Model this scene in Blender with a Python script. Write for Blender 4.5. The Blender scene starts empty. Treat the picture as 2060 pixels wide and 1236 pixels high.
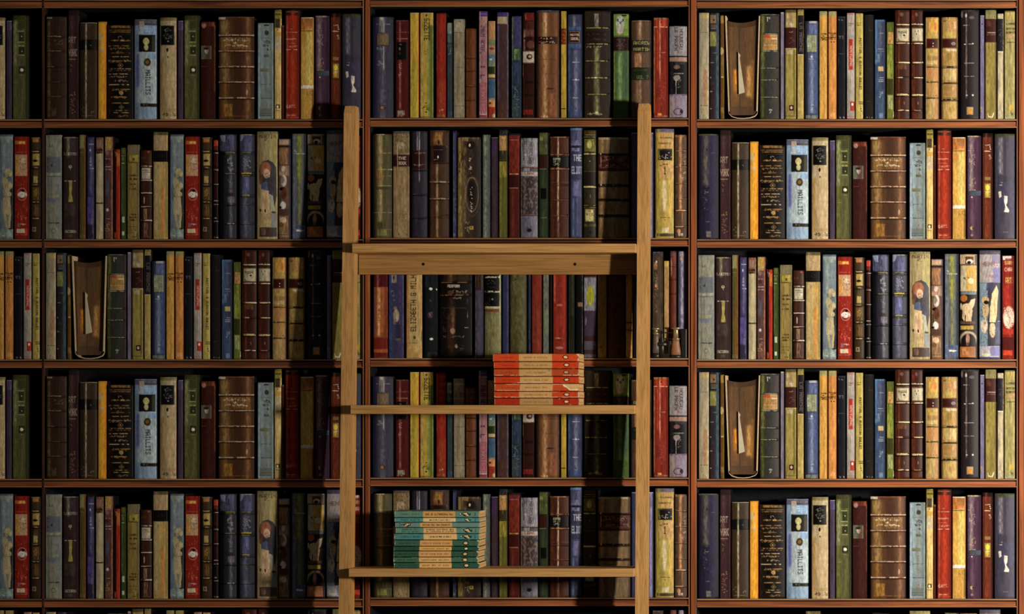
import bpy, bmesh, math, random
import numpy as np
from mathutils import Vector

C = bpy.context.scene.collection
SC = bpy.context.scene

# ---------------------------------------------------------------- measures
S = 0.00107                 # metres per photo pixel on the plane of the book spines
D = 7.6                     # camera distance from that plane
VX, VY = 1850.0, 855.0      # where the camera's axis meets the frame
CZ = 1.30                   # camera height
CX = (VX - 1030.0) * S
Z0 = CZ + (VY - 618.0) * S
def wx(px): return (px - 1030.0) * S
def wz(py): return Z0 + (618.0 - py) * S
def P(px, py, d):           # the point d in front of the spine plane seen at a frame position
    k = (D - d) / D
    return Vector((CX + (px - VX) * S * k, -d, CZ + (VY - py) * S * k))

# ---------------------------------------------------------------- camera
cam = bpy.data.cameras.new('camera')
cam.sensor_fit = 'HORIZONTAL'; cam.sensor_width = 36.0
cam.lens = (D / S) * 36.0 / 2060.0
cam.shift_x = -(VX - 1030.0) / 2060.0
cam.shift_y = (VY - 618.0) / 2060.0
cam.clip_end = 60
co = bpy.data.objects.new('camera', cam); C.objects.link(co)
co.location = (CX, -D, CZ); co.rotation_euler = (math.pi / 2, 0, 0)
SC.camera = co

# ---------------------------------------------------------------- world and light
w = bpy.data.worlds.new('room_dusk'); SC.world = w; w.use_nodes = True
w.node_tree.nodes['Background'].inputs[0].default_value = (1.0, 0.92, 0.82, 1)
w.node_tree.nodes['Background'].inputs[1].default_value = 0.07
la = bpy.data.lights.new('side_lamp', 'AREA'); la.shape = 'RECTANGLE'
la.size = 0.30; la.size_y = 0.34
la.color = (1.0, 0.905, 0.80); la.energy = 335
lo = bpy.data.objects.new('side_lamp', la); C.objects.link(lo)
lo.location = (2.95, -2.4, 1.40)
lo.rotation_euler = Vector((math.sin(math.radians(13)), math.cos(math.radians(13)), 0.0)).to_track_quat('-Z', 'Y').to_euler()
SC.view_settings.view_transform = 'Standard'; SC.view_settings.look = 'None'
SC.view_settings.gamma = 1; SC.view_settings.use_curve_mapping = False
SC.view_settings.exposure = 0.0
SC.cycles.max_bounces = 5; SC.cycles.diffuse_bounces = 3

# ---------------------------------------------------------------- colours
def hx(c): return np.array([int(c[i:i + 2], 16) for i in (0, 2, 4)], float) / 255
def lin(a):
    a = np.clip(a, 0, 1)
    return np.where(a <= 0.04045, a / 12.92, ((a + 0.055) / 1.055) ** 2.4)
def hl(c): return tuple(float(v) for v in lin(hx(c))) + (1.0,)

# ---------------------------------------------------------------- materials
def nodes(name):
    m = bpy.data.materials.new(name); m.use_nodes = True
    nt = m.node_tree; b = nt.nodes['Principled BSDF']
    return m, nt, b
def N(nt, t, **kw):
    n = nt.nodes.new(t)
    for k, v in kw.items(): setattr(n, k, v)
    return n
def mixmul(nt, a, b, fac):
    n = N(nt, 'ShaderNodeMix', data_type='RGBA', blend_type='MULTIPLY'); n.inputs[0].default_value = fac
    nt.links.new(a, n.inputs[6]); nt.links.new(b, n.inputs[7]); return n.outputs[2]
def cover_mat(name, rough, scale, bump, gloss):
    m, nt, b = nodes(name)
    at = N(nt, 'ShaderNodeAttribute', attribute_name='col')
    tc = N(nt, 'ShaderNodeTexCoord'); mp = N(nt, 'ShaderNodeMapping')
    mp.inputs['Scale'].default_value = (scale, scale, scale)
    nt.links.new(tc.outputs['Object'], mp.inputs['Vector'])
    no = N(nt, 'ShaderNodeTexNoise'); no.inputs['Scale'].default_value = 1.0; no.inputs['Detail'].default_value = 3
    nt.links.new(mp.outputs[0], no.inputs['Vector'])
    cr = N(nt, 'ShaderNodeValToRGB'); cr.color_ramp.elements[0].position = .3; cr.color_ramp.elements[0].color = (.78, .78, .78, 1)
    cr.color_ramp.elements[1].position = .7; cr.color_ramp.elements[1].color = (1.0, 1.0, 1.0, 1)
    nt.links.new(no.outputs[0], cr.inputs[0])
    nt.links.new(mixmul(nt, at.outputs['Color'], cr.outputs[0], .6), b.inputs['Base Color'])
    b.inputs['Roughness'].default_value = rough; b.inputs['Specular IOR Level'].default_value = gloss
    bp = N(nt, 'ShaderNodeBump'); bp.inputs['Strength'].default_value = bump; bp.inputs['Distance'].default_value = .0006
    nt.links.new(no.outputs[0], bp.inputs['Height']); nt.links.new(bp.outputs[0], b.inputs['Normal'])
    return m
def wood_mat(name, c1, c2, axis, rough=.5, sc=1.0, gloss=.3):
    m, nt, b = nodes(name)
    tc = N(nt, 'ShaderNodeTexCoord'); mp = N(nt, 'ShaderNodeMapping')
    v = [75 * sc, 75 * sc, 75 * sc]; v[axis] = 3.2 * sc
    mp.inputs['Scale'].default_value = v
    nt.links.new(tc.outputs['Object'], mp.inputs['Vector'])
    no = N(nt, 'ShaderNodeTexNoise'); no.inputs['Scale'].default_value = 1.0; no.inputs['Detail'].default_value = 5
    no.inputs['Roughness'].default_value = .62; no.inputs['Distortion'].default_value = 1.1
    nt.links.new(mp.outputs[0], no.inputs['Vector'])
    cr = N(nt, 'ShaderNodeValToRGB'); e = cr.color_ramp.elements
    e[0].position = .33; e[0].color = hl(c1); e[1].position = .64; e[1].color = hl(c2)
    nt.links.new(no.outputs[0], cr.inputs[0])
    mp2 = N(nt, 'ShaderNodeMapping'); v2 = [420, 420, 420]; v2[axis] = 9
    mp2.inputs['Scale'].default_value = v2; nt.links.new(tc.outputs['Object'], mp2.inputs['Vector'])
    n2 = N(nt, 'ShaderNodeTexNoise'); n2.inputs['Scale'].default_value = 1.0; n2.inputs['Detail'].default_value = 2
    nt.links.new(mp2.outputs[0], n2.inputs['Vector'])
    c2r = N(nt, 'ShaderNodeValToRGB'); c2r.color_ramp.elements[0].position = .36; c2r.color_ramp.elements[0].color = (.55, .50, .43, 1)
    c2r.color_ramp.elements[1].position = .52; c2r.color_ramp.elements[1].color = (1, 1, 1, 1)
    nt.links.new(n2.outputs[0], c2r.inputs[0])
    nt.links.new(mixmul(nt, cr.outputs[0], c2r.outputs[0], .55), b.inputs['Base Color'])
    b.inputs['Roughness'].default_value = rough; b.inputs['Specular IOR Level'].default_value = gloss
    bp = N(nt, 'ShaderNodeBump'); bp.inputs['Strength'].default_value = .12; bp.inputs['Distance'].default_value = .0006
    nt.links.new(n2.outputs[0], bp.inputs['Height']); nt.links.new(bp.outputs[0], b.inputs['Normal'])
    return m
def plain_mat(name, c, rough=.8, metal=0.0, var=.25, scale=60, gloss=.3):
    m, nt, b = nodes(name)
    tc = N(nt, 'ShaderNodeTexCoord')
    no = N(nt, 'ShaderNodeTexNoise'); no.inputs['Scale'].default_value = scale; no.inputs['Detail'].default_value = 4
    nt.links.new(tc.outputs['Object'], no.inputs['Vector'])
    cr = N(nt, 'ShaderNodeValToRGB'); a = hl(c)
    cr.color_ramp.elements[0].position = .3; cr.color_ramp.elements[0].color = tuple(x * (1 - var) for x in a[:3]) + (1,)
    cr.color_ramp.elements[1].position = .7; cr.color_ramp.elements[1].color = tuple(min(1, x * (1 + var)) for x in a[:3]) + (1,)
    nt.links.new(no.outputs[0], cr.inputs[0]); nt.links.new(cr.outputs[0], b.inputs['Base Color'])
    b.inputs['Roughness'].default_value = rough; b.inputs['Metallic'].default_value = metal
    b.inputs['Specular IOR Level'].default_value = gloss
    return m
def page_mat(name, c1, c2, axis):
    m, nt, b = nodes(name)
    tc = N(nt, 'ShaderNodeTexCoord'); mp = N(nt, 'ShaderNodeMapping')
    v = [6, 6, 6]; v[axis] = 900; mp.inputs['Scale'].default_value = v
    nt.links.new(tc.outputs['Object'], mp.inputs['Vector'])
    no = N(nt, 'ShaderNodeTexNoise'); no.inputs['Scale'].default_value = 1; no.inputs['Detail'].default_value = 3
    nt.links.new(mp.outputs[0], no.inputs['Vector'])
    cr = N(nt, 'ShaderNodeValToRGB'); e = cr.color_ramp.elements
    e[0].position = .35; e[0].color = hl(c1); e[1].position = .65; e[1].color = hl(c2)
    nt.links.new(no.outputs[0], cr.inputs[0]); nt.links.new(cr.outputs[0], b.inputs['Base Color'])
    b.inputs['Roughness'].default_value = .9; b.inputs['Specular IOR Level'].default_value = .1
    return m

M = {
    'leather': cover_mat('worn_leather_binding', .5, 420, .30, .16),
    'cloth': cover_mat('printed_cloth_binding', .7, 900, .25, .08),
    'paper': cover_mat('printed_paper_cover', .6, 1300, .10, .2),
    'pages': page_mat('yellowed_pages', '5a5040', '8a7c60', 0),
    'pages_flat': page_mat('paperback_pages', 'a8814e', 'd3ad78', 2),
    'oak_v': wood_mat('light_oak_upright_grain', 'ae8049', 'c99a5c', 2),
    'oak_h': wood_mat('light_oak_level_grain', 'ae8149', 'c99c5f', 0),
    'oak_rail': wood_mat('darker_oak_wall_rail_grain', '8c6535', 'a67d47', 0),
    'mah_h': wood_mat('red_brown_shelf_wood', '5a2f18', 'a35d32', 0, .45, .7),
    'mah_v': wood_mat('red_brown_upright_wood', '5a2c14', 'a0582e', 2, .45, .7),
    'mah_dark': wood_mat('darker_red_brown_upright_wood', '2c1610', '4c2a1a', 2, .5, .7),
    'bead_h': wood_mat('pale_worn_bead_wood', '6e4a2c', 'a87e54', 0, .5, .8),
    'bead_v': wood_mat('pale_worn_bead_wood_upright', '64381f', '95623f', 2, .5, .8),
    'groove': plain_mat('dark_groove_shade', '160a06', .8, var=.4),  # groove shadow put in as a dark colour
    'inside': plain_mat('black_interior_shade', '131416', .85, var=.35, gloss=.12),  # black colour stands in for shade inside the recesses
    'wall': plain_mat('plaster_wall_paint', '6a6258', .9, var=.05),
    'floor': wood_mat('dark_floor_boards', '3a2a1c', '5a4028', 0, .5, .3),
    'bino_dark': plain_mat('black_worn_brass', '1c1a17', .4, .3, .4, 90, .5),
    'bino_tan': plain_mat('tan_leather_barrel', '8a5f40', .5, 0, .3, 50, .4),
    'bino_grey': plain_mat('grey_brown_leather_barrel', '54453c', .5, 0, .3, 50, .4),
    'brass': plain_mat('dull_brass_ring', '9a8660', .35, .6, .2, 80, .5),
    'hole': plain_mat('screw_hole_dark', '050403', .9),
}

# ---------------------------------------------------------------- objects
def tag(o, label=None, cat=None, group=None, kind=None):
    if label: o['label'] = label
    if cat: o['category'] = cat
    if group: o['group'] = group
    if kind: o['kind'] = kind
    return o
def empty(name, loc):
    o = bpy.data.objects.new(name, None); C.objects.link(o); o.location = loc
    o.empty_display_size = .02; return o
def obj(name, me, parent=None, loc=(0, 0, 0)):
    o = bpy.data.objects.new(name, me); C.objects.link(o); o.location = loc
    if parent: o.parent = parent
    return o
def mesh_np(name, V, F, mats, midx=None, col=None, smooth=None):
    """V n x 3, F m x 4 quads"""
    me = bpy.data.meshes.new(name)
    V = np.asarray(V, np.float32); F = np.asarray(F, np.int32)
    me.vertices.add(len(V)); me.vertices.foreach_set('co', V.ravel())
    me.loops.add(F.size); me.loops.foreach_set('vertex_index', F.ravel())
    me.polygons.add(len(F)); me.polygons.foreach_set('loop_start', np.arange(0, F.size, 4, dtype=np.int32))
    if midx is not None: me.polygons.foreach_set('material_index', np.asarray(midx, np.int32))
    if smooth is not None: me.polygons.foreach_set('use_smooth', np.asarray(smooth, bool))
    me.update(calc_edges=True)
    for m in mats: me.materials.append(m)
    if col is not None:
        a = me.color_attributes.new('col', 'FLOAT_COLOR', 'POINT')
        c = np.ones((len(V), 4), np.float32); c[:, :3] = col
        a.data.foreach_set('color', c.ravel())
    me.validate()
    return me
BOXF = np.array([[0, 1, 3, 2], [4, 6, 7, 5], [0, 4, 5, 1], [2, 3, 7, 6], [0, 2, 6, 4], [1, 5, 7, 3]])
def boxv(a, b):
    return np.array([[x, y, z] for x in (a[0], b[0]) for y in (a[1], b[1]) for z in (a[2], b[2])], float)
class MB:
    """collects boxes, prisms and lathes for one mesh"""
    def __init__(s): s.bm = bmesh.new(); s.mats = []
    def mi(s, m):
        if m not in s.mats: s.mats.append(m)
        return s.mats.index(m)
    def box(s, a, b, m, bev=0.0):
        i = s.mi(m); vs = [s.bm.verts.new(v) for v in boxv(a, b)]
        fs = [s.bm.faces.new([vs[k] for k in f]) for f in BOXF]
        for f in fs: f.material_index = i
        if bev:
            es = list({e for f in fs for e in f.edges})
            r = bmesh.ops.bevel(s.bm, geom=es, offset=bev, segments=2, affect='EDGES', profile=.5)
            for f in r['faces']: f.material_index = i
    def hull(s, bot, top, m, bev=0.0):
        """8-corner block from two quads of points"""
        i = s.mi(m); a = [s.bm.verts.new(v) for v in bot]; b = [s.bm.verts.new(v) for v in top]
        fs = [s.bm.faces.new(a[::-1]), s.bm.faces.new(b)]
        for k in range(4): fs.append(s.bm.faces.new([a[k], a[(k + 1) % 4], b[(k + 1) % 4], b[k]]))
        for f in fs: f.material_index = i
        if bev:
            es = list({e for f in fs for e in f.edges})
            r = bmesh.ops.bevel(s.bm, geom=es, offset=bev, segments=2, affect='EDGES', profile=.5)
            for f in r['faces']: f.material_index = i
    def lathe(s, c, prof, m, n=28, axis='z', flat=1.0):
        """prof: (radius, height) pairs"""
        i = s.mi(m); rings = []
        for r, h in prof:
            ring = []
            for k in range(n):
                t = 2 * math.pi * k / n
                u, v = r * math.cos(t), r * math.sin(t) * flat
                p = (c[0] + u, c[1] + v, c[2] + h) if axis == 'z' else ((c[0] + u, c[1] + h, c[2] + v) if axis == 'y' else (c[0] + h, c[1] + u, c[2] + v))
                ring.append(s.bm.verts.new(p))
            rings.append(ring)
        for a, b in zip(rings, rings[1:]):
            for k in range(n):
                f = s.bm.faces.new([a[k], a[(k + 1) % n], b[(k + 1) % n], b[k]]); f.material_index = i; f.smooth = True
        for ring in (rings[0], rings[-1]):
            f = s.bm.faces.new(ring); f.material_index = i
    def build(s, name, parent=None, loc=(0, 0, 0)):
        bmesh.ops.recalc_face_normals(s.bm, faces=s.bm.faces)
        if loc != (0, 0, 0):
            bmesh.ops.translate(s.bm, verts=s.bm.verts, vec=[-v for v in loc])
        me = bpy.data.meshes.new(name); s.bm.to_mesh(me); s.bm.free()
        for m in s.mats: me.materials.append(m)
        o = obj(name, me, parent); o.location = loc
        return o

# ---------------------------------------------------------------- painting of spines (binding colours, with highlights and shading painted in)
FONT = {k: [int(v[i:i + 2], 16) for i in range(0, len(v), 2)] for k, v in (x.split(':') for x in
 'A:7E1111117E B:7F49494936 C:3E41414122 D:7F4141221C E:7F49494941 F:7F09090901 G:3E4149497A H:7F0808087F I:00417F4100 J:2040413F01 K:7F08142241 L:7F40404040 M:7F020C027F N:7F0408107F O:3E4141413E P:7F09090906 Q:3E4151215E R:7F09192946 S:4649494931 T:01017F0101 U:3F4040403F V:1F2040201F W:3F4038403F X:6314081463 Y:0708700807 Z:6151494543 0:3E5149453E 1:00427F4000 2:4261514946 3:2141454B31 4:1814127F10 5:2745454539 6:3C4A494930 7:0171090503 8:3649494936 9:0649492 &:3649552250 .:0060600000 -:0808080808 e:3854545418'.replace('9:0649492 ', '9:064949291E ').split())}
FONT["'"] = [0, 5, 3, 0, 0]; FONT[' '] = [0, 0, 0, 0, 0]
def glyphs(s):
    a = np.zeros((7, 6 * len(s) - 1), np.float32)
    for i, ch in enumerate(s):
        for j, c in enumerate(FONT.get(ch, FONT[' '])):
            for k in range(7):
                if c >> k & 1: a[k, i * 6 + j] = 1
    return a
def vnoise(rng, H, W, cy, cx):
    gh, gw = max(2, int(H / cy) + 2), max(2, int(W / cx) + 2)
    g = rng.random((gh, gw)).astype(np.float32)
    y = np.linspace(0, gh - 1.001, H); x = np.linspace(0, gw - 1.001, W)
    yi = y.astype(int); xi = x.astype(int); fy = (y - yi)[:, None]; fx = (x - xi)[None]
    fy = fy * fy * (3 - 2 * fy); fx = fx * fx * (3 - 2 * fx)
    a = g[np.ix_(yi, xi)]; b = g[np.ix_(yi, xi + 1)]; c = g[np.ix_(yi + 1, xi)]; d = g[np.ix_(yi + 1, xi + 1)]
    return (a * (1 - fx) + b * fx) * (1 - fy) + (c * (1 - fx) + d * fx) * fy

def paint(wpx, hpx, base, ops, tr, SS, seed, gain=1.0, daub=1.0, gam=1.25):
    """the colour field of one spine; ops in crop coordinates, tr maps them to pixels of this spine"""
    W, H = max(4, int(round(wpx * SS))), max(4, int(round(hpx * SS)))
    rng = np.random.default_rng(seed)
    img = np.tile(hx(base).astype(np.float32), (H, W, 1))
    # worn streaks of the material
    n1 = vnoise(rng, H, W, 26 * SS, 3.0 * SS); n2 = vnoise(rng, H, W, 7 * SS, 2.2 * SS); n3 = vnoise(rng, H, W, 1.6 * SS, 1.2 * SS)
    img *= (1 + daub * (.22 * (n1 - .5) + .13 * (n2 - .5) + .09 * (n3 - .5)))[..., None]
    YY, XX = np.mgrid[0:H, 0:W].astype(np.float32) + .5
    wob = (vnoise(rng, H, W, 5 * SS, 5 * SS) - .5) * 1.3 * SS
    brk = vnoise(rng, H, W, 2.4 * SS, 3.5 * SS)
    X = lambda v: (tr(v, 0)[0]) * SS
    Y = lambda v: (tr(0, v)[1]) * SS
    k = tr(1, 0)[0] * SS - tr(0, 0)[0] * SS      # raster pixels per crop unit
    def blend(mask, c, a=1.0):
        m = (np.clip(mask, 0, 1) * a)[..., None]
        cc = hx(c) * (1 + daub * (.22 * (n2 - .5) + .14 * (n3 - .5)))[..., None]
        img[:] = img * (1 - m) + cc * m
    def xr(x0, x1):
        return (-9 if x0 is None else X(x0)), (W + 9 if x1 is None else X(x1))
    for op in ops:
        t = op[0]
        if t in 'RB':
            _, x0, y0, x1, y1, c = op[:6]; a = op[6] if len(op) > 6 and t == 'R' else 1.0
            x0, x1 = xr(x0, x1); y0, y1 = Y(y0), Y(y1)
            wb = wob * (.5 if t == 'R' else .25)
            m = np.clip((XX + wb - x0), 0, 1) * np.clip(x1 - XX - wb, 0, 1) * np.clip(YY + wb - y0, 0, 1) * np.clip(y1 - YY - wb, 0, 1)
            if t == 'R' and a < 1: m = m * (.75 + .5 * (n1 - .5) + .5 * (n2 - .5)) * 1.15
            blend(m, c, a)
            if t == 'B' and len(op) > 6:
                e = (np.minimum(np.minimum(XX - x0, x1 - XX), np.minimum(YY - y0, y1 - YY)))
                blend(((e > .6 * SS) & (e < 1.4 * SS)) * .7, op[6])
        elif t == 'V':  # soft vertical streak: plain colour bands and painted spine highlights
            _, x, ww, c, a = op[:5]; x = X(x); ww = ww * k
            m = np.exp(-((XX + wob * .5 - x) / ww) ** 2)
            if len(op) > 5:
                y0, y1 = Y(op[5]), Y(op[6]); m *= np.clip((YY - y0) / (6 * SS) + .5, 0, 1) * np.clip((y1 - YY) / (6 * SS) + .5, 0, 1)
            m *= .95 + .45 * (n2 - .5)
            blend(m, c, a)
        elif t in 'HG':
            _, y, th, c = op[:4]; x0, x1 = xr(op[4] if len(op) > 4 else None, op[5] if len(op) > 5 else None)
            y = Y(y); th = max(th * k, .55 * SS)
            m = np.clip((th / 2 - np.abs(YY - y + wob * .35)) / (.35 * SS) + .5, 0, 1) * np.clip(XX - x0, 0, 1) * np.clip(x1 - XX, 0, 1)
            blend(m * np.clip((brk - .18) * 5, .15, 1), c)
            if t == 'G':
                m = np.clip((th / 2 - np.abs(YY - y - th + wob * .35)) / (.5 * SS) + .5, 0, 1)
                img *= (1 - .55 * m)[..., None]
        elif t == 'T':
            _, x0, y0, x1, y1, c, s = op[:7]; rot = op[7] if len(op) > 7 else 0
            g = glyphs(s); g = np.rot90(g, {0: 0, 1: 3, 2: 2, 3: 1}[rot])
            x0, x1, y0, y1 = X(x0), X(x1), Y(y0), Y(y1)
            gy = np.floor((YY[:, 0] - y0) / (y1 - y0) * g.shape[0]).astype(int); gx = np.floor((XX[0] - x0) / (x1 - x0) * g.shape[1]).astype(int)
            my = (gy >= 0) & (gy < g.shape[0]); mx = (gx >= 0) & (gx < g.shape[1])
            m = g[np.ix_(np.clip(gy, 0, g.shape[0] - 1), np.clip(gx, 0, g.shape[1] - 1))] * my[:, None] * mx[None]
            st = max(1, int(round(.22 * abs(y1 - y0) / g.shape[0]))), max(1, int(round(.22 * abs(x1 - x0) / g.shape[1])))
            if True:
                m2 = m.copy(); m2[:, st[1]:] = np.maximum(m2[:, st[1]:], m[:, :-st[1]]); m = m2
                m2 = m.copy(); m2[st[0]:] = np.maximum(m2[st[0]:], m[:-st[0]]); m = m2
            blend(m * (op[8] if len(op) > 8 else .9), c)
        elif t == 'S':
            _, x0, y0, x1, y1, c, n = op[:7]
            x0, x1, y0, y1 = X(x0), X(x1), Y(y0), Y(y1); m = np.zeros((H, W), np.float32)
            for _i in range(n):
                cx, cy = rng.uniform(x0, x1), rng.uniform(y0, y1); r = rng.uniform(.35, .7) * SS; l = rng.uniform(.3, 1.6) * SS; th = rng.choice([0, 1.57, .6, 2.4])
                u = (XX - cx) * math.cos(th) + (YY - cy) * math.sin(th); v = -(XX - cx) * math.sin(th) + (YY - cy) * math.cos(th)
                m = np.maximum(m, np.clip(1.4 - np.hypot(np.maximum(np.abs(u) - l, 0), v) / r, 0, 1))
            blend(m, c, .85)
        elif t == 'E':
            _, cx, cy, rx, ry, c = op[:6]; a = op[6] if len(op) > 6 else 1.0
            r = np.hypot((XX + wob * .6 - X(cx)) / (rx * k), (YY + wob * .6 - Y(cy)) / (ry * k))
            blend(np.clip((1 - r) * 5 + .5, 0, 1), c, a)
        elif t == 'O':
            _, cx, cy, rx, ry, c = op[:6]
            r = np.hypot((XX + wob * .3 - X(cx)) / (rx * k), (YY + wob * .3 - Y(cy)) / (ry * k))
            blend(np.clip(1.5 - np.abs(r - 1) * min(rx, ry) * k / (.6 * SS), 0, 1), c, op[6] if len(op) > 6 else .9)
        elif t == 'D':
            _, cx, cy, r0, c = op[:5]
            r = (np.abs(XX - X(cx)) + np.abs(YY - Y(cy))) / (r0 * k)
            blend(np.maximum(np.clip(1.2 - np.abs(r - .85) * r0 * k / (.7 * SS), 0, 1), np.clip((.42 - r) * 6, 0, 1)), c, .9)
        elif t == 'P':
            pts = [(X(op[i]), Y(op[i + 1])) for i in range(2, len(op), 2)]
            m = np.zeros((H, W), bool); j = len(pts) - 1; xx = XX + wob * .4
            for i in range(len(pts)):
                (xi, yi), (xj, yj) = pts[i], pts[j]
                if yi != yj:
                    m ^= ((yi > YY) != (yj > YY)) & (xx < (xj - xi) * (YY - yi) / (yj - yi) + xi)
                j = i
            blend(m.astype(np.float32), op[1])
        elif t == 'M':
            _, c, a, sc = op[:4]
            n = vnoise(rng, H, W, sc * SS, sc * .6 * SS)
            m = np.clip((n - .5) * 5, 0, 1)
            if len(op) > 4:
                y0, y1 = Y(op[4]), Y(op[5]); m = m * ((YY > y0) & (YY < y1))
            blend(m, c, a)
    # spine colour darker along both side edges
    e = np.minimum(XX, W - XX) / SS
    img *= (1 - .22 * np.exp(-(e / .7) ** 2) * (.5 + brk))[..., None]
    out = lin(img)
    lum = (out @ np.array([.25, .65, .10]))[..., None]
    out = lum + (out - lum) * (.95 if gam > 1 else 1.0)      # faded dyes
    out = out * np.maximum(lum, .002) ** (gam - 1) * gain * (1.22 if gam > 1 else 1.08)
    return np.clip(out, 0.0012, .92).astype(np.float32)

def sample(img, nx, nz):
    """colour at a (nz+1) x (nx+1) grid of points, top row first"""
    H, W = img.shape[:2]
    I = np.zeros((H + 1, W + 1, 3)); I[1:, 1:] = img.cumsum(0).cumsum(1)
    ye = np.linspace(0, H, nz + 1); xe = np.linspace(0, W, nx + 1)
    hy, hxw = H / nz / 2, W / nx / 2
    y0 = np.clip(np.round(ye - hy), 0, H - 1).astype(int); y1 = np.clip(np.round(ye + hy), 1, H).astype(int); y1 = np.maximum(y1, y0 + 1)
    x0 = np.clip(np.round(xe - hxw), 0, W - 1).astype(int); x1 = np.clip(np.round(xe + hxw), 1, W).astype(int); x1 = np.maximum(x1, x0 + 1)
    s = I[np.ix_(y1, x1)] - I[np.ix_(y0, x1)] - I[np.ix_(y1, x0)] + I[np.ix_(y0, x0)]
    return s / ((y1 - y0)[:, None] * (x1 - x0)[None])[..., None]

def grid_faces(nx, nz, off=0):
    i = np.arange(nz)[:, None] * (nx + 1) + np.arange(nx)[None]
    i = i.ravel() + off
    return np.stack([i, i + nx + 1, i + nx + 2, i + 1], 1)

DEPTH = .122
def book_meshes(key, wpx, hpx, base, ops, tr, gain, seed):
    """meshes of one hardback standing spine out: cover, page block and title labels; origin at the foot of the spine's middle"""
    SS = 3
    img = paint(wpx, hpx, base, ops, tr, SS, seed, gain)
    Wm, Hm = wpx * S, hpx * S
    nx = max(8, int(round(wpx * 1.15))); nz = max(40, int(round(hpx * 1.0)))
    ribs = [(hpx - tr(0, o[1])[1]) * S for o in ops if o[0] == 'G']
    leather = len(ribs) > 0 or wpx > 34
    bulge = min(.0050, (.25 if leather else .12) * Wm / 2)
    def depth(u, z):
        t = np.abs(2 * u - 1)
        y = .0035 - bulge * (1 - t ** 2)
        y = y + .0036 * np.clip((t - (1 - 3.4 / max(wpx, 9))) / (3.4 / max(wpx, 9)), 0, 1) ** 2
        for r in ribs: y = y - .0011 * np.exp(-((z - r) / .0016) ** 2)
        y = y + .0012 * (np.exp(-(z / .0022) ** 2) + np.exp(-((Hm - z) / .0022) ** 2))
        return y
    us = np.linspace(0, 1, nx + 1); zs = np.linspace(Hm, 0, nz + 1)
    U, Z = np.meshgrid(us, zs)
    V = np.stack([(U - .5) * Wm, depth(U, Z), Z], -1).reshape(-1, 3)
    col = sample(img, nx, nz).reshape(-1, 3)
    F = [grid_faces(nx, nz)]; n = len(V); Vs = [V]; Cs = [col]
    # head and tail turn-ins
    for row in (0, nz):
        idx = row * (nx + 1) + np.arange(nx + 1)
        r = V[idx].copy(); r[:, 1] = .0085; Vs.append(r); Cs.append(col[idx] * .6)
        a = idx[:-1]; b = idx[1:]; c = n + np.arange(nx); d = c + 1
        F.append(np.stack([a, b, d, c], 1) if row == 0 else np.stack([b, a, c, d], 1)); n += nx + 1
    smooth = [True] * len(F[0]) + [False] * (len(F[1]) + len(F[2]))
    # boards, sides coloured dark to put shade into the gaps
    th = min(.0018, Wm * .16)
    for sx in (-1, 1):
        xa, xb = sorted((sx * (Wm / 2), sx * (Wm / 2 - th)))
        bv = boxv((xa, .0072, 0), (xb, DEPTH, Hm - .0004)); Vs.append(bv)
        Cs.append(np.tile(lin(np.array([.085, .08, .08])), (8, 1))); F.append(BOXF + n); n += 8; smooth += [False] * 6
    me = mesh_np('cover', np.concatenate(Vs), np.concatenate(F), [M['leather' if leather else 'cloth']], None, np.concatenate(Cs), smooth)
    pb = MB(); pb.box((-Wm / 2 + th + .0002, .0090, .003), (Wm / 2 - th - .0002, DEPTH - .004, Hm - .0035), M['pages'])
    bmesh.ops.recalc_face_normals(pb.bm, faces=pb.bm.faces)
    pm = bpy.data.meshes.new('page_block'); pb.bm.to_mesh(pm); pb.bm.free(); pm.materials.append(M['pages'])
    labels = []
    for o in ops:
        if o[0] != 'B': continue
        x0, y0 = tr(o[1], o[2]) if o[1] is not None else (0.4, tr(0, o[2])[1]); x1, y1 = tr(o[3], o[4]) if o[3] is not None else (wpx - .4, tr(0, o[4])[1])
        x0, x1 = max(x0, .5), min(x1, wpx - .5); y0, y1 = max(y0, .5), min(y1, hpx - .5)
        if x1 - x0 < 2 or y1 - y0 < 2: continue
        mx, mz = max(4, int((x1 - x0) * 1.5)), max(4, int((y1 - y0) * 1.5))
        sub = img[int(y0 * SS):int(y1 * SS) + 1, int(x0 * SS):int(x1 * SS) + 1]
        uu = np.linspace(x0, x1, mx + 1) / wpx; zz = Hm - np.linspace(y0, y1, mz + 1) * S
        U, Z = np.meshgrid(uu, zz)
        y = depth(U, Z) - .0006
        edge = np.zeros_like(y, bool); edge[0] = edge[-1] = True; edge[:, 0] = edge[:, -1] = True
        y[edge] += .0005
        V = np.stack([(U - .5) * Wm, y, Z], -1).reshape(-1, 3)
        labels.append(mesh_np('title_label', V, grid_faces(mx, mz), [M['leather']], None, sample(sub, mx, mz).reshape(-1, 3), [True] * (mx * mz)))
    return me, pm, labels

# ---------------------------------------------------------------- the bindings, read off the photograph
def R(*a): return ('R',) + a
def B(*a): return ('B',) + a
def V(*a): return ('V',) + a
def H(*a): return ('H',) + a
def G(*a): return ('G',) + a
def T(*a): return ('T',) + a
def Q(*a): return ('S',) + a
def E(*a): return ('E',) + a
def O(*a): return ('O',) + a
def DD(*a): return ('D',) + a
def PG(*a): return ('P',) + a
def MT(*a): return ('M',) + a
n_ = None
PATT = {}
def pattern(name, bottom, gain): PATT[name] = dict(bottom=bottom, gain=gain, books=[]); return name
def crop(ox, oy, s): global _cr; _cr = (ox, oy, s)
def k(x0, x1, top, base, desc, *ops, **kw):
    ox, oy, s = _cr
    PATT[_p]['books'].append(dict(x0=ox + x0 / s, x1=ox + x1 / s, top=oy + top / s, base=base, desc=desc, ops=ops, cr=_cr, **kw))

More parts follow.
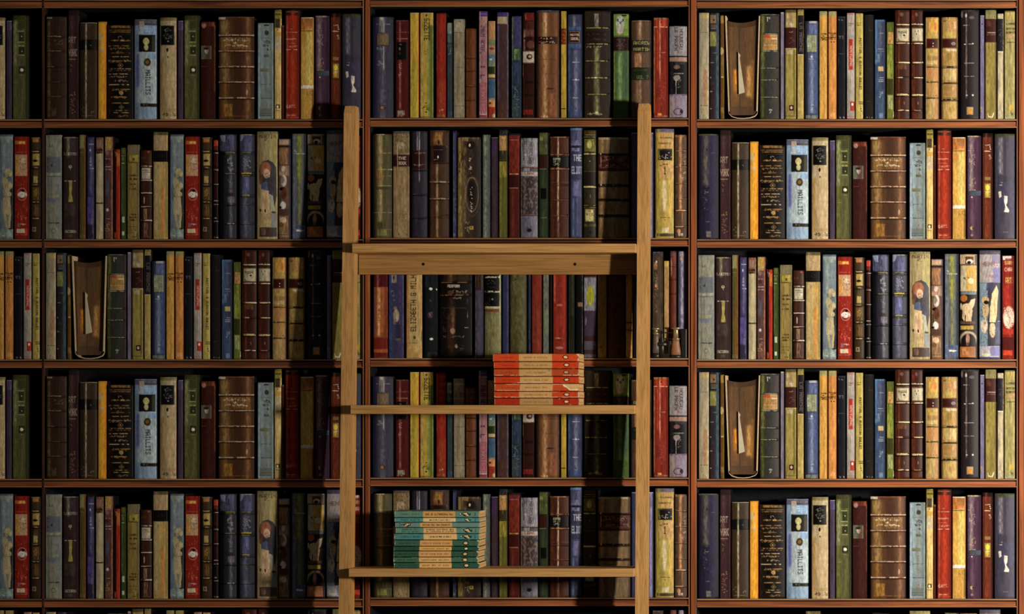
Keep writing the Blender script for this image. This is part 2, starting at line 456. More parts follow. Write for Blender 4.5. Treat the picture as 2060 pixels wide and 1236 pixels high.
_p = pattern('A', 481.5, 1.0)
crop(1395, 245, 4.945)
k(42, 254, 122, '33314c', 'thick navy blue book with a pale faded streak', V(125, 32, '8a8468', .75, 130, 640), V(190, 45, '403c60', .6), V(240, 18, '14141f', .9), V(55, 12, '1c1c2c', .8), R(45, 122, 235, 135, '6a6a4a'), R(128, 270, 142, 295, '3a3020'), H(310, 5, '5f5a80', 170, 215), H(700, 6, '9a9288', 110, 150), H(995, 6, '9a9288', 120, 160), Q(100, 620, 150, 900, '8a8478', 12), R(127, 1090, 175, 1150, '7f7a70'), H(1120, 3, '33314c', 127, 175), var='first')  # the pale streak is a painted highlight
k(258, 370, 82, '53353a', 'plum book lettered with a tall two line title', R(n_, 82, n_, 138, '3a2c28'), V(295, 14, '8a6560', .5, 140, 600), V(345, 14, '3c2228', .6), T(266, 348, 340, 412, 'b09884', 'ART'), T(272, 420, 318, 460, '8a6a60', '&'), T(268, 470, 348, 540, 'b09884', 'YORK'), H(572, 6, 'b09868', 270, 340), Q(285, 580, 310, 730, 'a08a58', 8), Q(280, 890, 335, 1110, 'b08a48', 26))
k(373, 553, 206, '503c27', 'brown book with a black band and white line', R(n_, 212, n_, 375, '5d4a34', .6), B(n_, 378, n_, 482, '16140f'), V(445, 9, 'c0bb98', .95, 212, 1160), V(520, 25, '3c2a1a', .6), R(n_, 206, n_, 214, 'a89a78'), Q(490, 430, 510, 450, '7a7a58', 3), Q(395, 1040, 425, 1100, '9a8a68', 5), Q(495, 1090, 525, 1115, '9a8a68', 5), H(1135, 4, '9a8a68', 395, 530))
k(556, 646, 196, 'e9a11d', 'slim bright orange yellow book', V(642, 9, 'c8700f', .8), R(565, 312, 612, 388, 'a9a798', .9), R(570, 390, 614, 430, 'b0a480', .8), R(572, 452, 618, 497, 'a9a798', .9), V(600, 18, 'f5b52a', .5), R(n_, 196, n_, 208, 'c89030'))
k(648, 925, 230, '2a1c11', 'black book crowded with gilt bands', V(665, 25, '4a3220', .7), V(905, 16, '120c08', .8), R(690, 236, 880, 262, 'a87c40', .9), H(284, 5, 'a07840', 670, 890), H(302, 8, '9a7038', 680, 885), B(735, 335, 895, 376, '0d0b0a'), Q(760, 340, 810, 370, 'c8b890', 5), H(386, 13, 'c09a58', 690, 885), H(440, 5, 'c09a58', 665, 870), H(465, 5, 'a88048', 680, 880), Q(690, 455, 870, 475, 'c8a870', 14), Q(755, 480, 800, 520, 'b89860', 6), H(510, 5, 'a07a45', 690, 880), H(548, 5, 'd8c090', 665, 870), H(590, 6, 'b08a50', 660, 890), Q(665, 580, 860, 605, 'c8a060', 18), R(665, 610, 890, 655, '0f0c0b'), DD(787, 634, 32, 'c8a058'), H(668, 6, 'c09858', 690, 890), H(686, 7, '9a7a45', 670, 880), H(720, 5, 'd0b888', 670, 860), Q(680, 742, 875, 755, 'c8b088', 22), Q(725, 780, 860, 794, 'c8b088', 20), H(826, 6, 'e0d0b0', 670, 870), H(872, 6, 'c09050', 720, 880), Q(700, 865, 860, 890, 'c89850', 16), R(720, 895, 860, 940, '0f0c0b'), E(795, 908, 20, 22, 'b89050'), H(950, 6, 'c09050', 690, 850), Q(720, 935, 850, 965, 'c8a058', 16), H(1010, 8, 'b88a48', 700, 870), R(710, 1020, 890, 1070, '120e0c'), DD(797, 1050, 27, 'c8a060'), H(1084, 5, 'c8a868', 720, 870), H(1105, 5, 'c8a868', 720, 870), Q(740, 1130, 860, 1145, 'b89860', 12))
k(908, 1144, 176, '8aa5c0', 'light blue book with a small dark picture', R(910, 180, 1135, 235, '6a6a80'), R(962, 192, 1015, 240, 'c0ad98'), R(1015, 215, 1130, 235, '4a4028', .8), R(925, 240, 1135, 320, '8fb0d2'), R(960, 250, 1010, 320, 'b8bfc0'), H(270, 4, 'd0d8e0', 1015, 1060), H(295, 4, 'd0d8e0', 1015, 1060), R(945, 500, 1145, 1010, 'a9b9bf'), V(950, 17, '5f62b0', .85, 520, 850), R(1050, 510, 1140, 570, '7fa8d2', .8), B(962, 330, 1122, 500, '1f1c17'), E(1033, 395, 30, 38, 'c6bf80'), E(1035, 455, 22, 32, 'b8b078'), R(1090, 340, 1120, 495, '5a583c', .7), E(1045, 602, 34, 38, '4a3a1c'), E(1045, 600, 18, 20, '8a6a30'), T(1028, 680, 1075, 925, '0f0f12', 'MAILLITS', 1), R(975, 1012, 1138, 1048, '2b281c'), H(1056, 5, 'a8a468', 975, 1138), Q(1000, 1022, 1050, 1036, '8a8468', 8), V(1138, 6, '5a6a80', .8))
k(1172, 1342, 157, 'bda578', 'cream book with a black title label', R(n_, 157, n_, 190, '8f8150'), V(1196, 13, 'cf9848', .7, 560, 1100), R(1176, 195, 1340, 232, 'b5a884'), V(1215, 12, 'd8d0b8', .6, 440, 560), B(1188, 237, 1323, 434, '101010', '50483a'), Q(1215, 262, 1300, 298, '9a9a90', 14), Q(1215, 320, 1305, 370, '9a9a90', 20), E(1262, 396, 10, 8, '8a8a80'), E(1255, 480, 11, 20, '15120f'), E(1260, 550, 7, 9, '15120f'), Q(1200, 1105, 1338, 1140, '3a2c18', 34), R(1200, 1060, 1338, 1100, '9a7f4a', .5))
k(1348, 1408, 186, '58495f', 'narrow dull purple book', R(n_, 190, n_, 280, '6f6598', .8), R(n_, 186, n_, 194, 'a8a0a8'), V(1352, 10, '3c3048', .7))
k(1412, 1572, 134, '66663a', 'moss green book with fine gilt lines', V(1442, 24, 'a0a570', .85, 190, 640), V(1440, 20, '78803c', .7, 640, 1160), V(1560, 16, '2a3018', .8), R(1414, 134, 1555, 180, '52502c'), R(1470, 185, 1540, 270, '3c4620', .7), H(293, 5, 'b8c078', 1455, 1530), R(1480, 305, 1530, 395, '2a3420', .8), H(401, 5, 'b8c078', 1465, 1535), H(438, 7, 'b8c078', 1472, 1535), R(1480, 448, 1535, 522, '2a3420', .8), H(532, 4, 'b8c078', 1475, 1535), E(1508, 345, 5, 5, 'e0e0c8'), E(1510, 494, 5, 5, 'e0e0c8'), R(1478, 640, 1540, 715, '28301c', .8), E(1508, 678, 17, 17, 'e2d6c4'), H(730, 4, '98a060', 1490, 1530), H(805, 3, '98a060', 1425, 1475))
k(1578, 1728, 196, '4a201b', 'dark oxblood book with a small grey emblem', R(1580, 200, 1718, 245, 'a8502f', .8), E(1615, 240, 20, 24, 'c8a898', .8), B(1586, 435, 1690, 570, '68705a', '9a9a88'), E(1644, 490, 20, 30, 'd8d8c0'), E(1640, 465, 26, 12, '20241c'), V(1722, 5, '8a4a30', .9, 230, 900), V(1660, 30, '5f2c22', .6), H(645, 4, '8a4a48', 1590, 1640))
crop(1715, 245, 4.945)
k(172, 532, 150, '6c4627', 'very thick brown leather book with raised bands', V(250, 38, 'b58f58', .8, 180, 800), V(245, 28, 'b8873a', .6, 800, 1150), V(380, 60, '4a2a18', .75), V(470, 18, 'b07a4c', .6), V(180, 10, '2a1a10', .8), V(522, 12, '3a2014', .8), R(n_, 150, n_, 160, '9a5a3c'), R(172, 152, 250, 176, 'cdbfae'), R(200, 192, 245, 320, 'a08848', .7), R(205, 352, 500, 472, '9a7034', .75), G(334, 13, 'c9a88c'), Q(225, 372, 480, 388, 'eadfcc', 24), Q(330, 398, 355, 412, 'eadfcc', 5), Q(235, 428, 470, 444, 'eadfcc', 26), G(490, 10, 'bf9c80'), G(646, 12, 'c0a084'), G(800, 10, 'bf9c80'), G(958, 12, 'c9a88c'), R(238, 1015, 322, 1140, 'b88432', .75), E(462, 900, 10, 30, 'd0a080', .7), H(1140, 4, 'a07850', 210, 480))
k(562, 724, 210, '8ea3aa', 'pale blue grey book with small ornaments', V(580, 14, 'a8bcd0', .7), V(700, 18, '6a7468', .8), V(648, 26, '7a8078', .6), R(630, 225, 680, 240, '2c2c24'), E(658, 310, 22, 24, '4a4434'), H(360, 4, '5a543c', 600, 690), Q(625, 385, 690, 415, '1c1c18', 14), Q(620, 425, 680, 445, '1c1c18', 14), Q(635, 470, 680, 485, '2c2818', 8), R(630, 525, 682, 552, '5a5430', .8), R(590, 660, 680, 700, '7a7444', .7), H(686, 5, '3a3420', 590, 670), DD(658, 742, 36, '8f7a5c'), H(822, 5, '3a3828', 595, 710), DD(658, 882, 36, '8f7a5c'), H(960, 6, '3a3828', 595, 710), DD(655, 1032, 38, '8f6a50'), R(585, 1060, 712, 1140, '5f6658', .6), H(1110, 4, '3a3828', 590, 705), H(1135, 4, '3a3828', 590, 705))
k(729, 803, 78, 'd0b36c', 'slim cream book with gilt head and tail', R(n_, 78, n_, 165, '9c8c38'), R(n_, 78, n_, 100, '6a6428', .7), R(740, 110, 800, 135, '3c3814', .6), B(738, 163, 796, 262, '3c301a', 'c8b060'), R(750, 175, 790, 255, '5c5038', .8), E(765, 275, 5, 8, 'b03020'), R(733, 300, 802, 345, 'd09a38', .8), R(733, 350, 802, 480, 'bdb39c', .8), R(745, 1020, 790, 1062, '5c5020'), E(766, 1045, 10, 13, 'ece4cc'), H(1082, 5, '4a4018', 745, 790), V(734, 5, 'b0a060', .6))
k(806, 830, 232, '7a3522', 'very thin russet book beside the tall red book', V(825, 5, '3a1810', .8), R(n_, 232, n_, 250, 'b89060', .6))
k(838, 984, 80, 'a22e18', 'tall scarlet book with pale tooled lines', R(n_, 80, n_, 138, '40291f'), H(100, 5, 'a08a70', 850, 980), V(862, 9, 'c87058', .7, 140, 1160), V(916, 22, 'c43e1c', .8), V(976, 12, '5a1a12', .85), V(846, 6, '6a1c12', .7), H(270, 5, 'c88868', 855, 920), H(303, 6, 'd09878', 850, 975), H(370, 5, 'd09070', 850, 950), Q(855, 365, 950, 378, 'd8a080', 12), H(413, 4, 'd09070', 850, 940), Q(855, 440, 960, 452, 'd8a080', 14), H(476, 6, 'e0b090', 850, 965), Q(855, 1025, 940, 1055, 'd8b0a0', 22), R(850, 1060, 960, 1110, '7a2418', .6), H(1128, 6, 'd8a888', 860, 945), H(1150, 4, 'a06048'))
k(990, 1128, 153, 'caa047', 'yellow ochre book with a burnt orange head', R(n_, 158, 1118, 280, 'c07534'), R(1050, 160, 1110, 240, '8a6a44', .6), R(990, 153, 1115, 163, 'd8d0b0'), H(290, 6, '1c140e', 995, 1115), H(270, 5, 'c8b8a0', 1060, 1115), R(1000, 320, 1060, 375, 'e08a38', .8), V(1082, 24, 'ccc068', .85, 310, 820), R(1000, 400, 1050, 800, 'd8a844', .5), R(998, 832, 1124, 866, 'ddd4c6'), H(872, 5, 'a06a30', 1000, 1120), R(1005, 880, 1120, 1160, 'c08c3a', .7), Q(1050, 890, 1110, 930, '7a5a28', 12), V(1122, 12, '54401c', .9, 870, 1160), V(1124, 6, '7a5a2c', .8))
k(1133, 1282, 138, '5b3b50', 'dusty purple book with a blue grey patch', R(n_, 138, 1275, 152, 'a8a470'), V(1180, 22, 'a59a98', .75, 145, 690), V(1190, 14, '8a6a88', .5, 740, 1150), V(1268, 18, '3a2438', .8), V(1140, 8, '2c1c2c', .7), H(265, 4, 'b8a890', 1150, 1210), H(285, 4, 'b8a890', 1150, 1210), Q(1160, 330, 1220, 440, 'c0a098', 18), Q(1160, 540, 1225, 650, 'b8a070', 14), H(680, 6, 'b8a478', 1160, 1225), R(1168, 688, 1276, 736, '4c5c68'), E(1188, 752, 6, 6, 'f0ead8'), E(1185, 1060, 15, 17, 'b8a24c'), E(1198, 1062, 9, 12, '5b3b50'), E(1188, 1130, 10, 9, '9a8a60'))
k(1288, 1398, 113, '6c2f1c', 'slim russet book with a yellow oval low down', R(n_, 113, n_, 152, '241812'), R(1300, 150, 1345, 175, 'a03020', .7), V(1330, 16, '8a4428', .7), V(1390, 8, '2c120c', .85), H(232, 5, 'dcc8a0', 1320, 1372), E(1368, 250, 5, 5, 'e8d8b8'), E(1372, 270, 5, 5, 'e8d8b8'), H(292, 7, 'dcc8a0', 1312, 1378), Q(1360, 330, 1380, 375, 'e0c8a0', 8), R(1316, 548, 1374, 583, '8f7a44'), B(1312, 612, 1374, 757, '857632', 'a89a50'), E(1343, 655, 20, 32, 'e2c234'), E(1340, 722, 18, 26, 'd8b02c'), R(1326, 690, 1362, 702, 'c0b890'), H(772, 4, '2a100a', 1305, 1380), V(1345, 20, '8a3820', .6, 790, 1160))
k(1406, 1620, 120, '4b4757', 'wide slate violet book with torn cream scraps', R(n_, 120, n_, 160, '4d4d32'), V(1475, 22, '9a949c', .8, 160, 520), V(1515, 14, '3c3848', .6, 160, 600), V(1612, 18, '38446a', .85, 160, 1160), V(1414, 8, '2c2a34', .8), R(1450, 600, 1620, 900, '4a4668', .6), H(606, 5, 'd8d0c8', 1475, 1510), H(632, 5, 'd8d0c8', 1460, 1490), PG('c6bdb0', 1452, 698, 1478, 692, 1484, 745, 1458, 762), PG('cfc6b8', 1508, 738, 1542, 742, 1540, 800, 1528, 830, 1558, 880, 1556, 902, 1508, 900, 1520, 850, 1510, 800), R(1500, 1095, 1545, 1104, '8a8890', .8))

_p = pattern('B', 723.0, 1.0)
crop(1395, 490, 4.945)
k(40, 208, 113, '8b9088', 'faded blue grey book with a crackled pattern', R(44, 128, 205, 322, '97977c', .75), R(150, 330, 205, 1140, '7f8a8f', .7), R(50, 330, 195, 488, '6b717c', .85), Q(90, 205, 120, 235, '1a1a20', 6), Q(95, 395, 125, 440, '1a1a24', 8), Q(60, 340, 80, 480, '3a3a44', 10), R(48, 494, 200, 518, 'a5a489'), H(525, 4, '4a4a48', 50, 200), R(50, 540, 190, 700, '98968a', .6), R(60, 708, 180, 740, 'a3a272', .8), R(60, 748, 150, 785, '74799a', .8), R(60, 795, 190, 980, '94917a', .7), Q(62, 986, 180, 994, '2c2c2c', 24), R(60, 1000, 195, 1140, '9b9a72', .6), O(125, 1068, 20, 22, '5a6068'), V(47, 6, 'a8ac9c', .6), V(80, 5, '6a6a60', .5))
k(215, 374, 133, '4c3a38', 'brown book with a yellow bookmark shape on it', R(n_, 133, n_, 148, 'a08a78'), V(272, 16, 'a8a476', .85, 140, 330), R(300, 160, 365, 280, '5c4a58', .7), T(222, 288, 365, 315, 'c0b8ac', 'J.VETTER'), E(293, 430, 17, 15, 'c4b494'), E(294, 428, 8, 7, '5a4a40'), E(295, 456, 5, 4, 'c4b494'), H(572, 6, 'd0c4b0', 235, 358), PG('a99c4c', 278, 582, 312, 578, 308, 700, 320, 780, 272, 780, 284, 700), R(225, 800, 365, 920, '5c4e4a', .7), T(238, 1060, 350, 1088, 'bab69a', 'ACORN'), V(225, 9, '4a1c1c', .7), V(360, 12, '3a2428', .8), R(255, 1100, 320, 1135, '6e6248', .6))
k(378, 446, 112, '6d5a2a', 'narrow olive brown book', R(n_, 112, 436, 248, '8c8c58'), R(380, 260, 430, 620, '5c5a28', .6), V(438, 9, '8c4826', .9), H(288, 5, 'a8a868', 395, 425), R(380, 1100, 440, 1140, '8a7a50', .6))
k(452, 528, 134, '4b4572', 'slim violet book with tiny silver marks', V(500, 14, '8a86a8', .6, 150, 700), V(458, 8, '2c2a40', .8), H(206, 5, 'c8c4d0', 475, 525), E(490, 265, 7, 14, 'b8b0c8'), Q(480, 330, 500, 420, 'c8c0d0', 12), H(448, 6, 'c8c4d0', 485, 525), R(460, 735, 500, 1000, '685aae', .8), V(510, 10, '70688c', .7, 740, 940), R(490, 940, 520, 1005, '8a86a0', .8), R(455, 1010, 520, 1140, '34303c', .8), V(516, 8, '7a706c', .6, 1010, 1100))
k(541, 622, 138, 'b7aa86', 'slim cream book with a cross band low down', R(545, 150, 620, 298, '8c5e4c'), R(555, 160, 605, 240, 'b09080', .6), Q(552, 255, 618, 275, '15100e', 22), Q(555, 285, 615, 298, '15100e', 18), R(n_, 138, n_, 150, 'a04838'), R(n_, 785, n_, 800, '402418'), V(616, 5, '8a7c58', .7))
k(631, 717, 130, '6b4b4c', 'slim book in mottled violet and tan', R(637, 132, 708, 255, 'b99a4c'), V(646, 7, 'd8a878', .8, 180, 300), H(262, 5, 'd8ac98', 637, 700), E(662, 295, 20, 22, '9a7468'), H(352, 5, 'c8988a', 637, 700), E(660, 380, 18, 18, '6a2c24'), H(430, 6, 'd0b0a0', 637, 700), H(458, 6, 'd0b0a0', 637, 700), V(707, 8, 'a9683c', .9), V(637, 4, 'b07850', .8), V(662, 18, '5c6682', .75, 560, 720), E(663, 862, 13, 16, 'ccc8cc'), H(950, 5, 'd0a070', 650, 690), Q(642, 985, 688, 1080, 'c8985c', 24), R(640, 1085, 705, 1140, '8a5a48', .6))
k(722, 787, 256, 'b5391f', 'small vermilion book with a dark spine edge', R(n_, 256, 750, 1080, '4a1915'), R(752, 300, 784, 425, 'c27834', .9), PG('e0b090', 735, 275, 757, 290, 752, 335, 742, 325), R(n_, 256, n_, 268, 'a84a30'), V(745, 6, '2a0e0c', .8), R(722, 1085, 750, 1138, 'a0502c'))
k(791, 848, 240, '4d612a', 'small moss green book with a white dash low', R(n_, 242, 840, 300, '707430', .8), H(322, 6, 'b8bc98', 800, 840), H(396, 7, 'b8bc98', 800, 835), E(815, 350, 12, 20, '8a8c58', .7), V(805, 8, '7a8a48', .6, 410, 900), R(806, 925, 833, 985, 'bcbea0'), R(806, 1072, 830, 1112, 'c8ccb8'), V(842, 6, '2c3818', .8))
k(854, 981, 211, '9b8444', 'khaki book with a boxed panel near its head', R(n_, 218, n_, 300, '84795a'), V(965, 14, '6a6848', .8, 215, 1130), B(872, 308, 966, 388, 'a99a3e', '5c4e20'), R(912, 342, 936, 372, '5c5c28'), H(304, 4, '3a3018', 868, 975), H(390, 5, '3a3018', 868, 975), Q(890, 512, 955, 522, '2c2010', 14), Q(885, 548, 958, 558, '2c2010', 16), Q(888, 600, 950, 608, '3c2c14', 14), E(920, 628, 4, 4, '3c2c14'), Q(882, 648, 950, 656, '3c2c14', 14), Q(895, 900, 945, 910, '2c2010', 10), Q(880, 930, 950, 940, '2c2010', 16), Q(880, 955, 958, 966, '2c2010', 18), H(1028, 4, '4a3c1c', 865, 972), H(1086, 4, '4a3c1c', 865, 972), Q(890, 1045, 950, 1068, '4a3c1c', 8), R(950, 1095, 975, 1150, '4a5c34', .8), Q(890, 1125, 945, 1134, '4a3c1c', 8))
k(988, 1104, 264, '4d2a1b', 'dark brown banded book with a white label', R(1000, 270, 1090, 400, '5f3626', .7), E(1073, 282, 12, 10, 'b85038'), Q(1000, 335, 1080, 350, '8a5a40', 6), G(425, 9, 'd0c0ac'), B(1000, 440, 1090, 556, 'c4ba9e', '8a7a60'), T(1012, 460, 1084, 490, '3c3020', 'TITIL'), V(1070, 5, 'b8b090', .5, 480, 540), G(566, 9, 'd0c0ac'), R(1005, 585, 1060, 680, '6a3828', .6), G(692, 10, 'd0c0ac'), E(1030, 765, 7, 34, 'cdb09a'), G(830, 9, 'c8b4a0'), R(1022, 848, 1060, 955, 'a38463', .9), G(966, 12, 'd8c8b4'), R(1026, 985, 1064, 1130, 'a38463', .8), R(995, 1125, 1090, 1140, '8a6a50', .7))
k(1112, 1262, 84, 'baa060', 'cream book with a broad black band', R(n_, 84, n_, 118, '6b6139'), R(1118, 118, 1255, 262, 'b5986c'), V(1150, 18, 'c8b488', .5), B(n_, 268, n_, 384, '15140f'), Q(1150, 290, 1220, 360, '3a3828', 14), V(1212, 13, 'e8862c', .85, 640, 1090), V(1225, 14, 'c8903c', .5, 390, 800), V(1250, 8, '857646', .8, 390, 1130), V(1117, 5, '8a8050', .7), R(1120, 900, 1250, 905, 'a08850', .5), H(1085, 5, 'a88a48'), R(1115, 1095, 1255, 1140, 'b8913e', .6), E(1215, 470, 22, 12, 'd09a38', .7))
k(1279, 1420, 108, '7c8b92', 'pale blue book with a cream statue figure', V(1285, 9, '5c6a9a', .8), R(1290, 128, 1415, 190, '9ba79c', .8), R(n_, 108, n_, 126, '62707a'), V(1335, 16, 'a8b2ac', .7, 190, 460), H(338, 4, '5c6860', 1350, 1412), V(1405, 20, '2e2a26', .9, 640, 1050), E(1372, 490, 38, 44, 'b3aa7e'), E(1395, 510, 14, 20, 'c8bc88'), E(1345, 590, 28, 60, 'b3a87c'), E(1375, 620, 36, 44, 'b8a87c'), E(1355, 685, 34, 44, 'b0a07a'), E(1388, 705, 20, 24, 'b8a880'), PG('b7a981', 1325, 735, 1395, 735, 1405, 905, 1318, 905), PG('b2a577', 1335, 900, 1362, 900, 1366, 1040, 1350, 1045), PG('b2a577', 1372, 900, 1402, 900, 1396, 1040, 1378, 1042), Q(1335, 500, 1400, 560, '5c5038', 10), Q(1340, 600, 1400, 680, '7a6c48', 8), R(1283, 1052, 1425, 1130, '8ba49a', .9), Q(1290, 1080, 1400, 1120, 'c8c8a0', 20), E(1400, 1048, 24, 6, '1c1c18'))
k(1431, 1584, 130, 'a92b1b', 'scarlet book with a faded picture panel', R(1440, 172, 1546, 206, 'd8902c', .95), R(1480, 178, 1545, 198, 'e0b868', .8), H(285, 6, 'c86850', 1440, 1565), B(1440, 308, 1564, 524, 'c79b70', 'b8a080'), R(1442, 330, 1485, 500, 'd9a04c', .9), E(1520, 370, 26, 28, 'cfb89a'), E(1530, 430, 26, 30, 'c0a284'), Q(1490, 340, 1560, 470, '7a4a38', 16), O(1512, 705, 46, 60, 'dba898', .8), E(1515, 708, 46, 30, 'e2d9cb'), E(1522, 668, 14, 14, '1a1414'), Q(1480, 690, 1550, 730, '5a5040', 8), Q(1450, 560, 1570, 620, 'd8786a', 10), Q(1450, 820, 1570, 960, 'e08a7c', 24), R(1462, 990, 1500, 1035, '8a7a88', .8), Q(1495, 1000, 1545, 1015, 'e0d8c8', 10), R(1458, 1048, 1540, 1092, 'c9ba93'), R(1540, 1045, 1578, 1105, 'd83a26'), H(1108, 5, '9a8a70', 1450, 1575), V(1574, 10, '5a1812', .8), V(1437, 5, 'd8482c', .7))
crop(1715, 490, 4.945)
k(8, 122, 138, '4b3419', 'brown and gilt banded book', R(n_, 138, n_, 148, 'a89a80'), R(34, 150, 98, 188, 'c07e3c'), R(38, 190, 96, 262, '5c4a30', .8), G(280, 8, 'c8b48c', 34, 100), R(36, 300, 104, 420, 'b59c50'), E(62, 372, 24, 12, '241a10'), G(440, 9, 'b8a078', 34, 100), R(40, 466, 92, 525, '6c5838', .8), R(42, 524, 86, 595, 'b5a060'), G(612, 9, 'b8a078', 34, 100), R(36, 636, 100, 765, '87662f', .8), Q(50, 660, 85, 750, 'c0a058', 18), G(782, 9, 'b8a078', 34, 100), R(36, 805, 94, 925, '7c5a2c', .8), V(65, 5, 'a8884c', .7, 810, 920), G(946, 9, 'b8a078', 34, 100), R(34, 1030, 70, 1075, '9a8c6c'), R(40, 1040, 62, 1066, '6a5a40'), V(112, 9, '231508', .85), V(16, 7, '2c1c0c', .8))
k(130, 184, 160, '32120e', 'slim near black book with an orange red head', R(134, 166, 180, 226, 'c8462c'), R(136, 228, 178, 262, '8a2818'), G(293, 7, 'd0c0b0'), R(136, 305, 178, 425, '5f241a', .8), G(462, 6, 'c0b0a0'), G(450, 5, '8a5a48'), R(136, 480, 178, 590, '5a2018', .8), G(605, 7, 'c0b0a0'), R(136, 640, 178, 760, '481a16', .8), G(770, 7, 'c0b0a0'), G(806, 7, 'a89888'), R(n_, 820, n_, 1140, '1a1311', .8), G(942, 9, 'd0c4b8'), G(975, 6, 'b0a498'), H(1135, 6, 'c0b8b0'))
k(192, 366, 106, '363642', 'navy ribbed volume, paired with a bluer one', V(215, 26, '101014', .9, 260, 1160), R(198, 112, 356, 276, '6b6c98', .85), PG('8a9cb8', 195, 118, 255, 118, 255, 185, 225, 180), V(312, 16, '84828e', .75, 280, 1140), V(355, 12, '22222c', .85), G(288, 9, '9a9050', 255, 352), G(304, 5, '8a8050', 255, 352), Q(275, 340, 330, 480, 'a8a8b0', 36), G(500, 9, '8e8852', 255, 352), Q(285, 540, 325, 640, '8a8a90', 14), R(255, 690, 355, 725, '34262c', .9), R(280, 730, 345, 790, '8a8494', .7), G(815, 7, '2a2428'), G(998, 8, 'a8a498', 278, 345))
k(388, 548, 108, '484a5e', 'navy ribbed volume with bright gilt bands', R(n_, 108, n_, 118, 'a8a898'), R(396, 120, 545, 280, '6d6d9a', .85), PG('8a9cb8', 393, 120, 440, 120, 425, 170, 398, 180), V(455, 26, '8c8ea2', .6, 290, 1140), V(538, 16, '1d1b25', .9), V(393, 7, '1c1c28', .8), G(290, 9, '9c9250', 400, 510), G(305, 5, '8e8650', 400, 510), Q(430, 335, 510, 460, 'b0b0b4', 44), G(496, 14, 'cbb32e', 415, 515), G(520, 6, 'a8a060', 420, 500), R(420, 530, 495, 700, '6a70a6', .8), V(470, 4, 'b0b0c0', .6, 560, 640), G(715, 8, 'c0b448', 425, 498), G(732, 5, '9a9448', 425, 498), G(806, 6, '8c8a58', 425, 490), G(998, 6, '8c8a78', 425, 500))
k(562, 774, 80, 'ab9b6c', 'tall parchment book with an arched portrait', R(n_, 80, n_, 106, '8b8152'), T(592, 110, 756, 146, '3a3018', 'MARTIN'), Q(648, 152, 690, 175, '3a3018', 8), V(740, 24, 'a39c48', .6, 110, 400), V(575, 7, 'c8a070', .7), PG('4d4a50', 590, 480, 600, 415, 630, 378, 680, 362, 730, 385, 762, 440, 765, 720, 740, 890, 700, 720, 640, 640, 600, 600), R(592, 470, 630, 600, '8a5a40', .8), E(655, 450, 55, 68, 'ae6f4c'), E(668, 500, 34, 46, 'd3a98a'), E(686, 520, 14, 20, 'dcb898'), Q(660, 490, 690, 560, '4a2c20', 8), PG('62708e', 612, 600, 660, 575, 690, 610, 675, 665, 610, 655), PG('4f4c5a', 670, 600, 735, 600, 740, 720, 690, 700), PG('cdb086', 628, 665, 690, 670, 702, 880, 650, 930, 600, 870, 610, 740), PG('a8a890', 692, 700, 728, 720, 752, 880, 715, 890), V(660, 10, 'b08860', .6, 690, 860), E(655, 870, 8, 16, '3a2c28'), E(605, 865, 10, 16, '4a4038'), E(738, 885, 22, 10, '4a4038'), R(712, 895, 768, 1030, '7c8790', .85), R(590, 900, 712, 1030, 'c2a873', .7), R(594, 1035, 768, 1130, '5d4238'), R(610, 1045, 660, 1110, '92705c', .8), R(705, 1035, 768, 1130, '52505a', .8))
k(778, 902, 153, '7c5c4a', 'slim book with a column of painted scenes', R(n_, 153, n_, 160, '6a78a0'), R(788, 160, 896, 212, 'bb9b7b'), H(228, 16, '2b1d18'), R(788, 246, 880, 410, 'ab7c52', .95), R(870, 255, 898, 400, '6c6470', .8), H(413, 4, '3a2820'), R(784, 418, 890, 520, 'b99a80', .9), E(830, 450, 20, 26, 'd8bca4'), E(835, 570, 28, 60, 'd2c2b4'), E(815, 560, 24, 40, '6c6450', .7), E(818, 652, 26, 16, '12100f'), E(838, 700, 26, 58, '6c3c1e'), R(790, 700, 812, 840, '4a3c30', .7), E(828, 815, 28, 38, 'd2cac0'), E(800, 835, 16, 12, '1a1614'), R(788, 850, 882, 912, '5c3c32', .9), R(788, 920, 882, 1130, 'ab885c', .85), E(830, 960, 32, 30, 'd8b48c'), E(810, 1010, 22, 24, '7c5a3c'), V(895, 10, '3c3c58', .85), H(1108, 4, '3c2c20', 788, 880))
k(912, 1058, 101, '5e6470', 'blue green book with a wide chartreuse streak', R(n_, 101, n_, 120, '6c7058'), V(990, 26, '969438', .95, 120, 560), V(992, 18, '8e8c50', .8, 560, 1020), V(940, 16, '82888e', .7), V(1047, 13, '2a3038', .9), H(300, 5, 'c4c4bc', 935, 1045), Q(940, 250, 960, 300, 'c0c0b8', 8), R(914, 1010, 1050, 1130, '6478a4', .7), R(950, 1015, 1015, 1045, '46588a', .8), PG('cfccc0', 958, 1056, 1042, 1064, 1010, 1078, 962, 1076), R(914, 140, 990, 150, '8a8c70', .5))
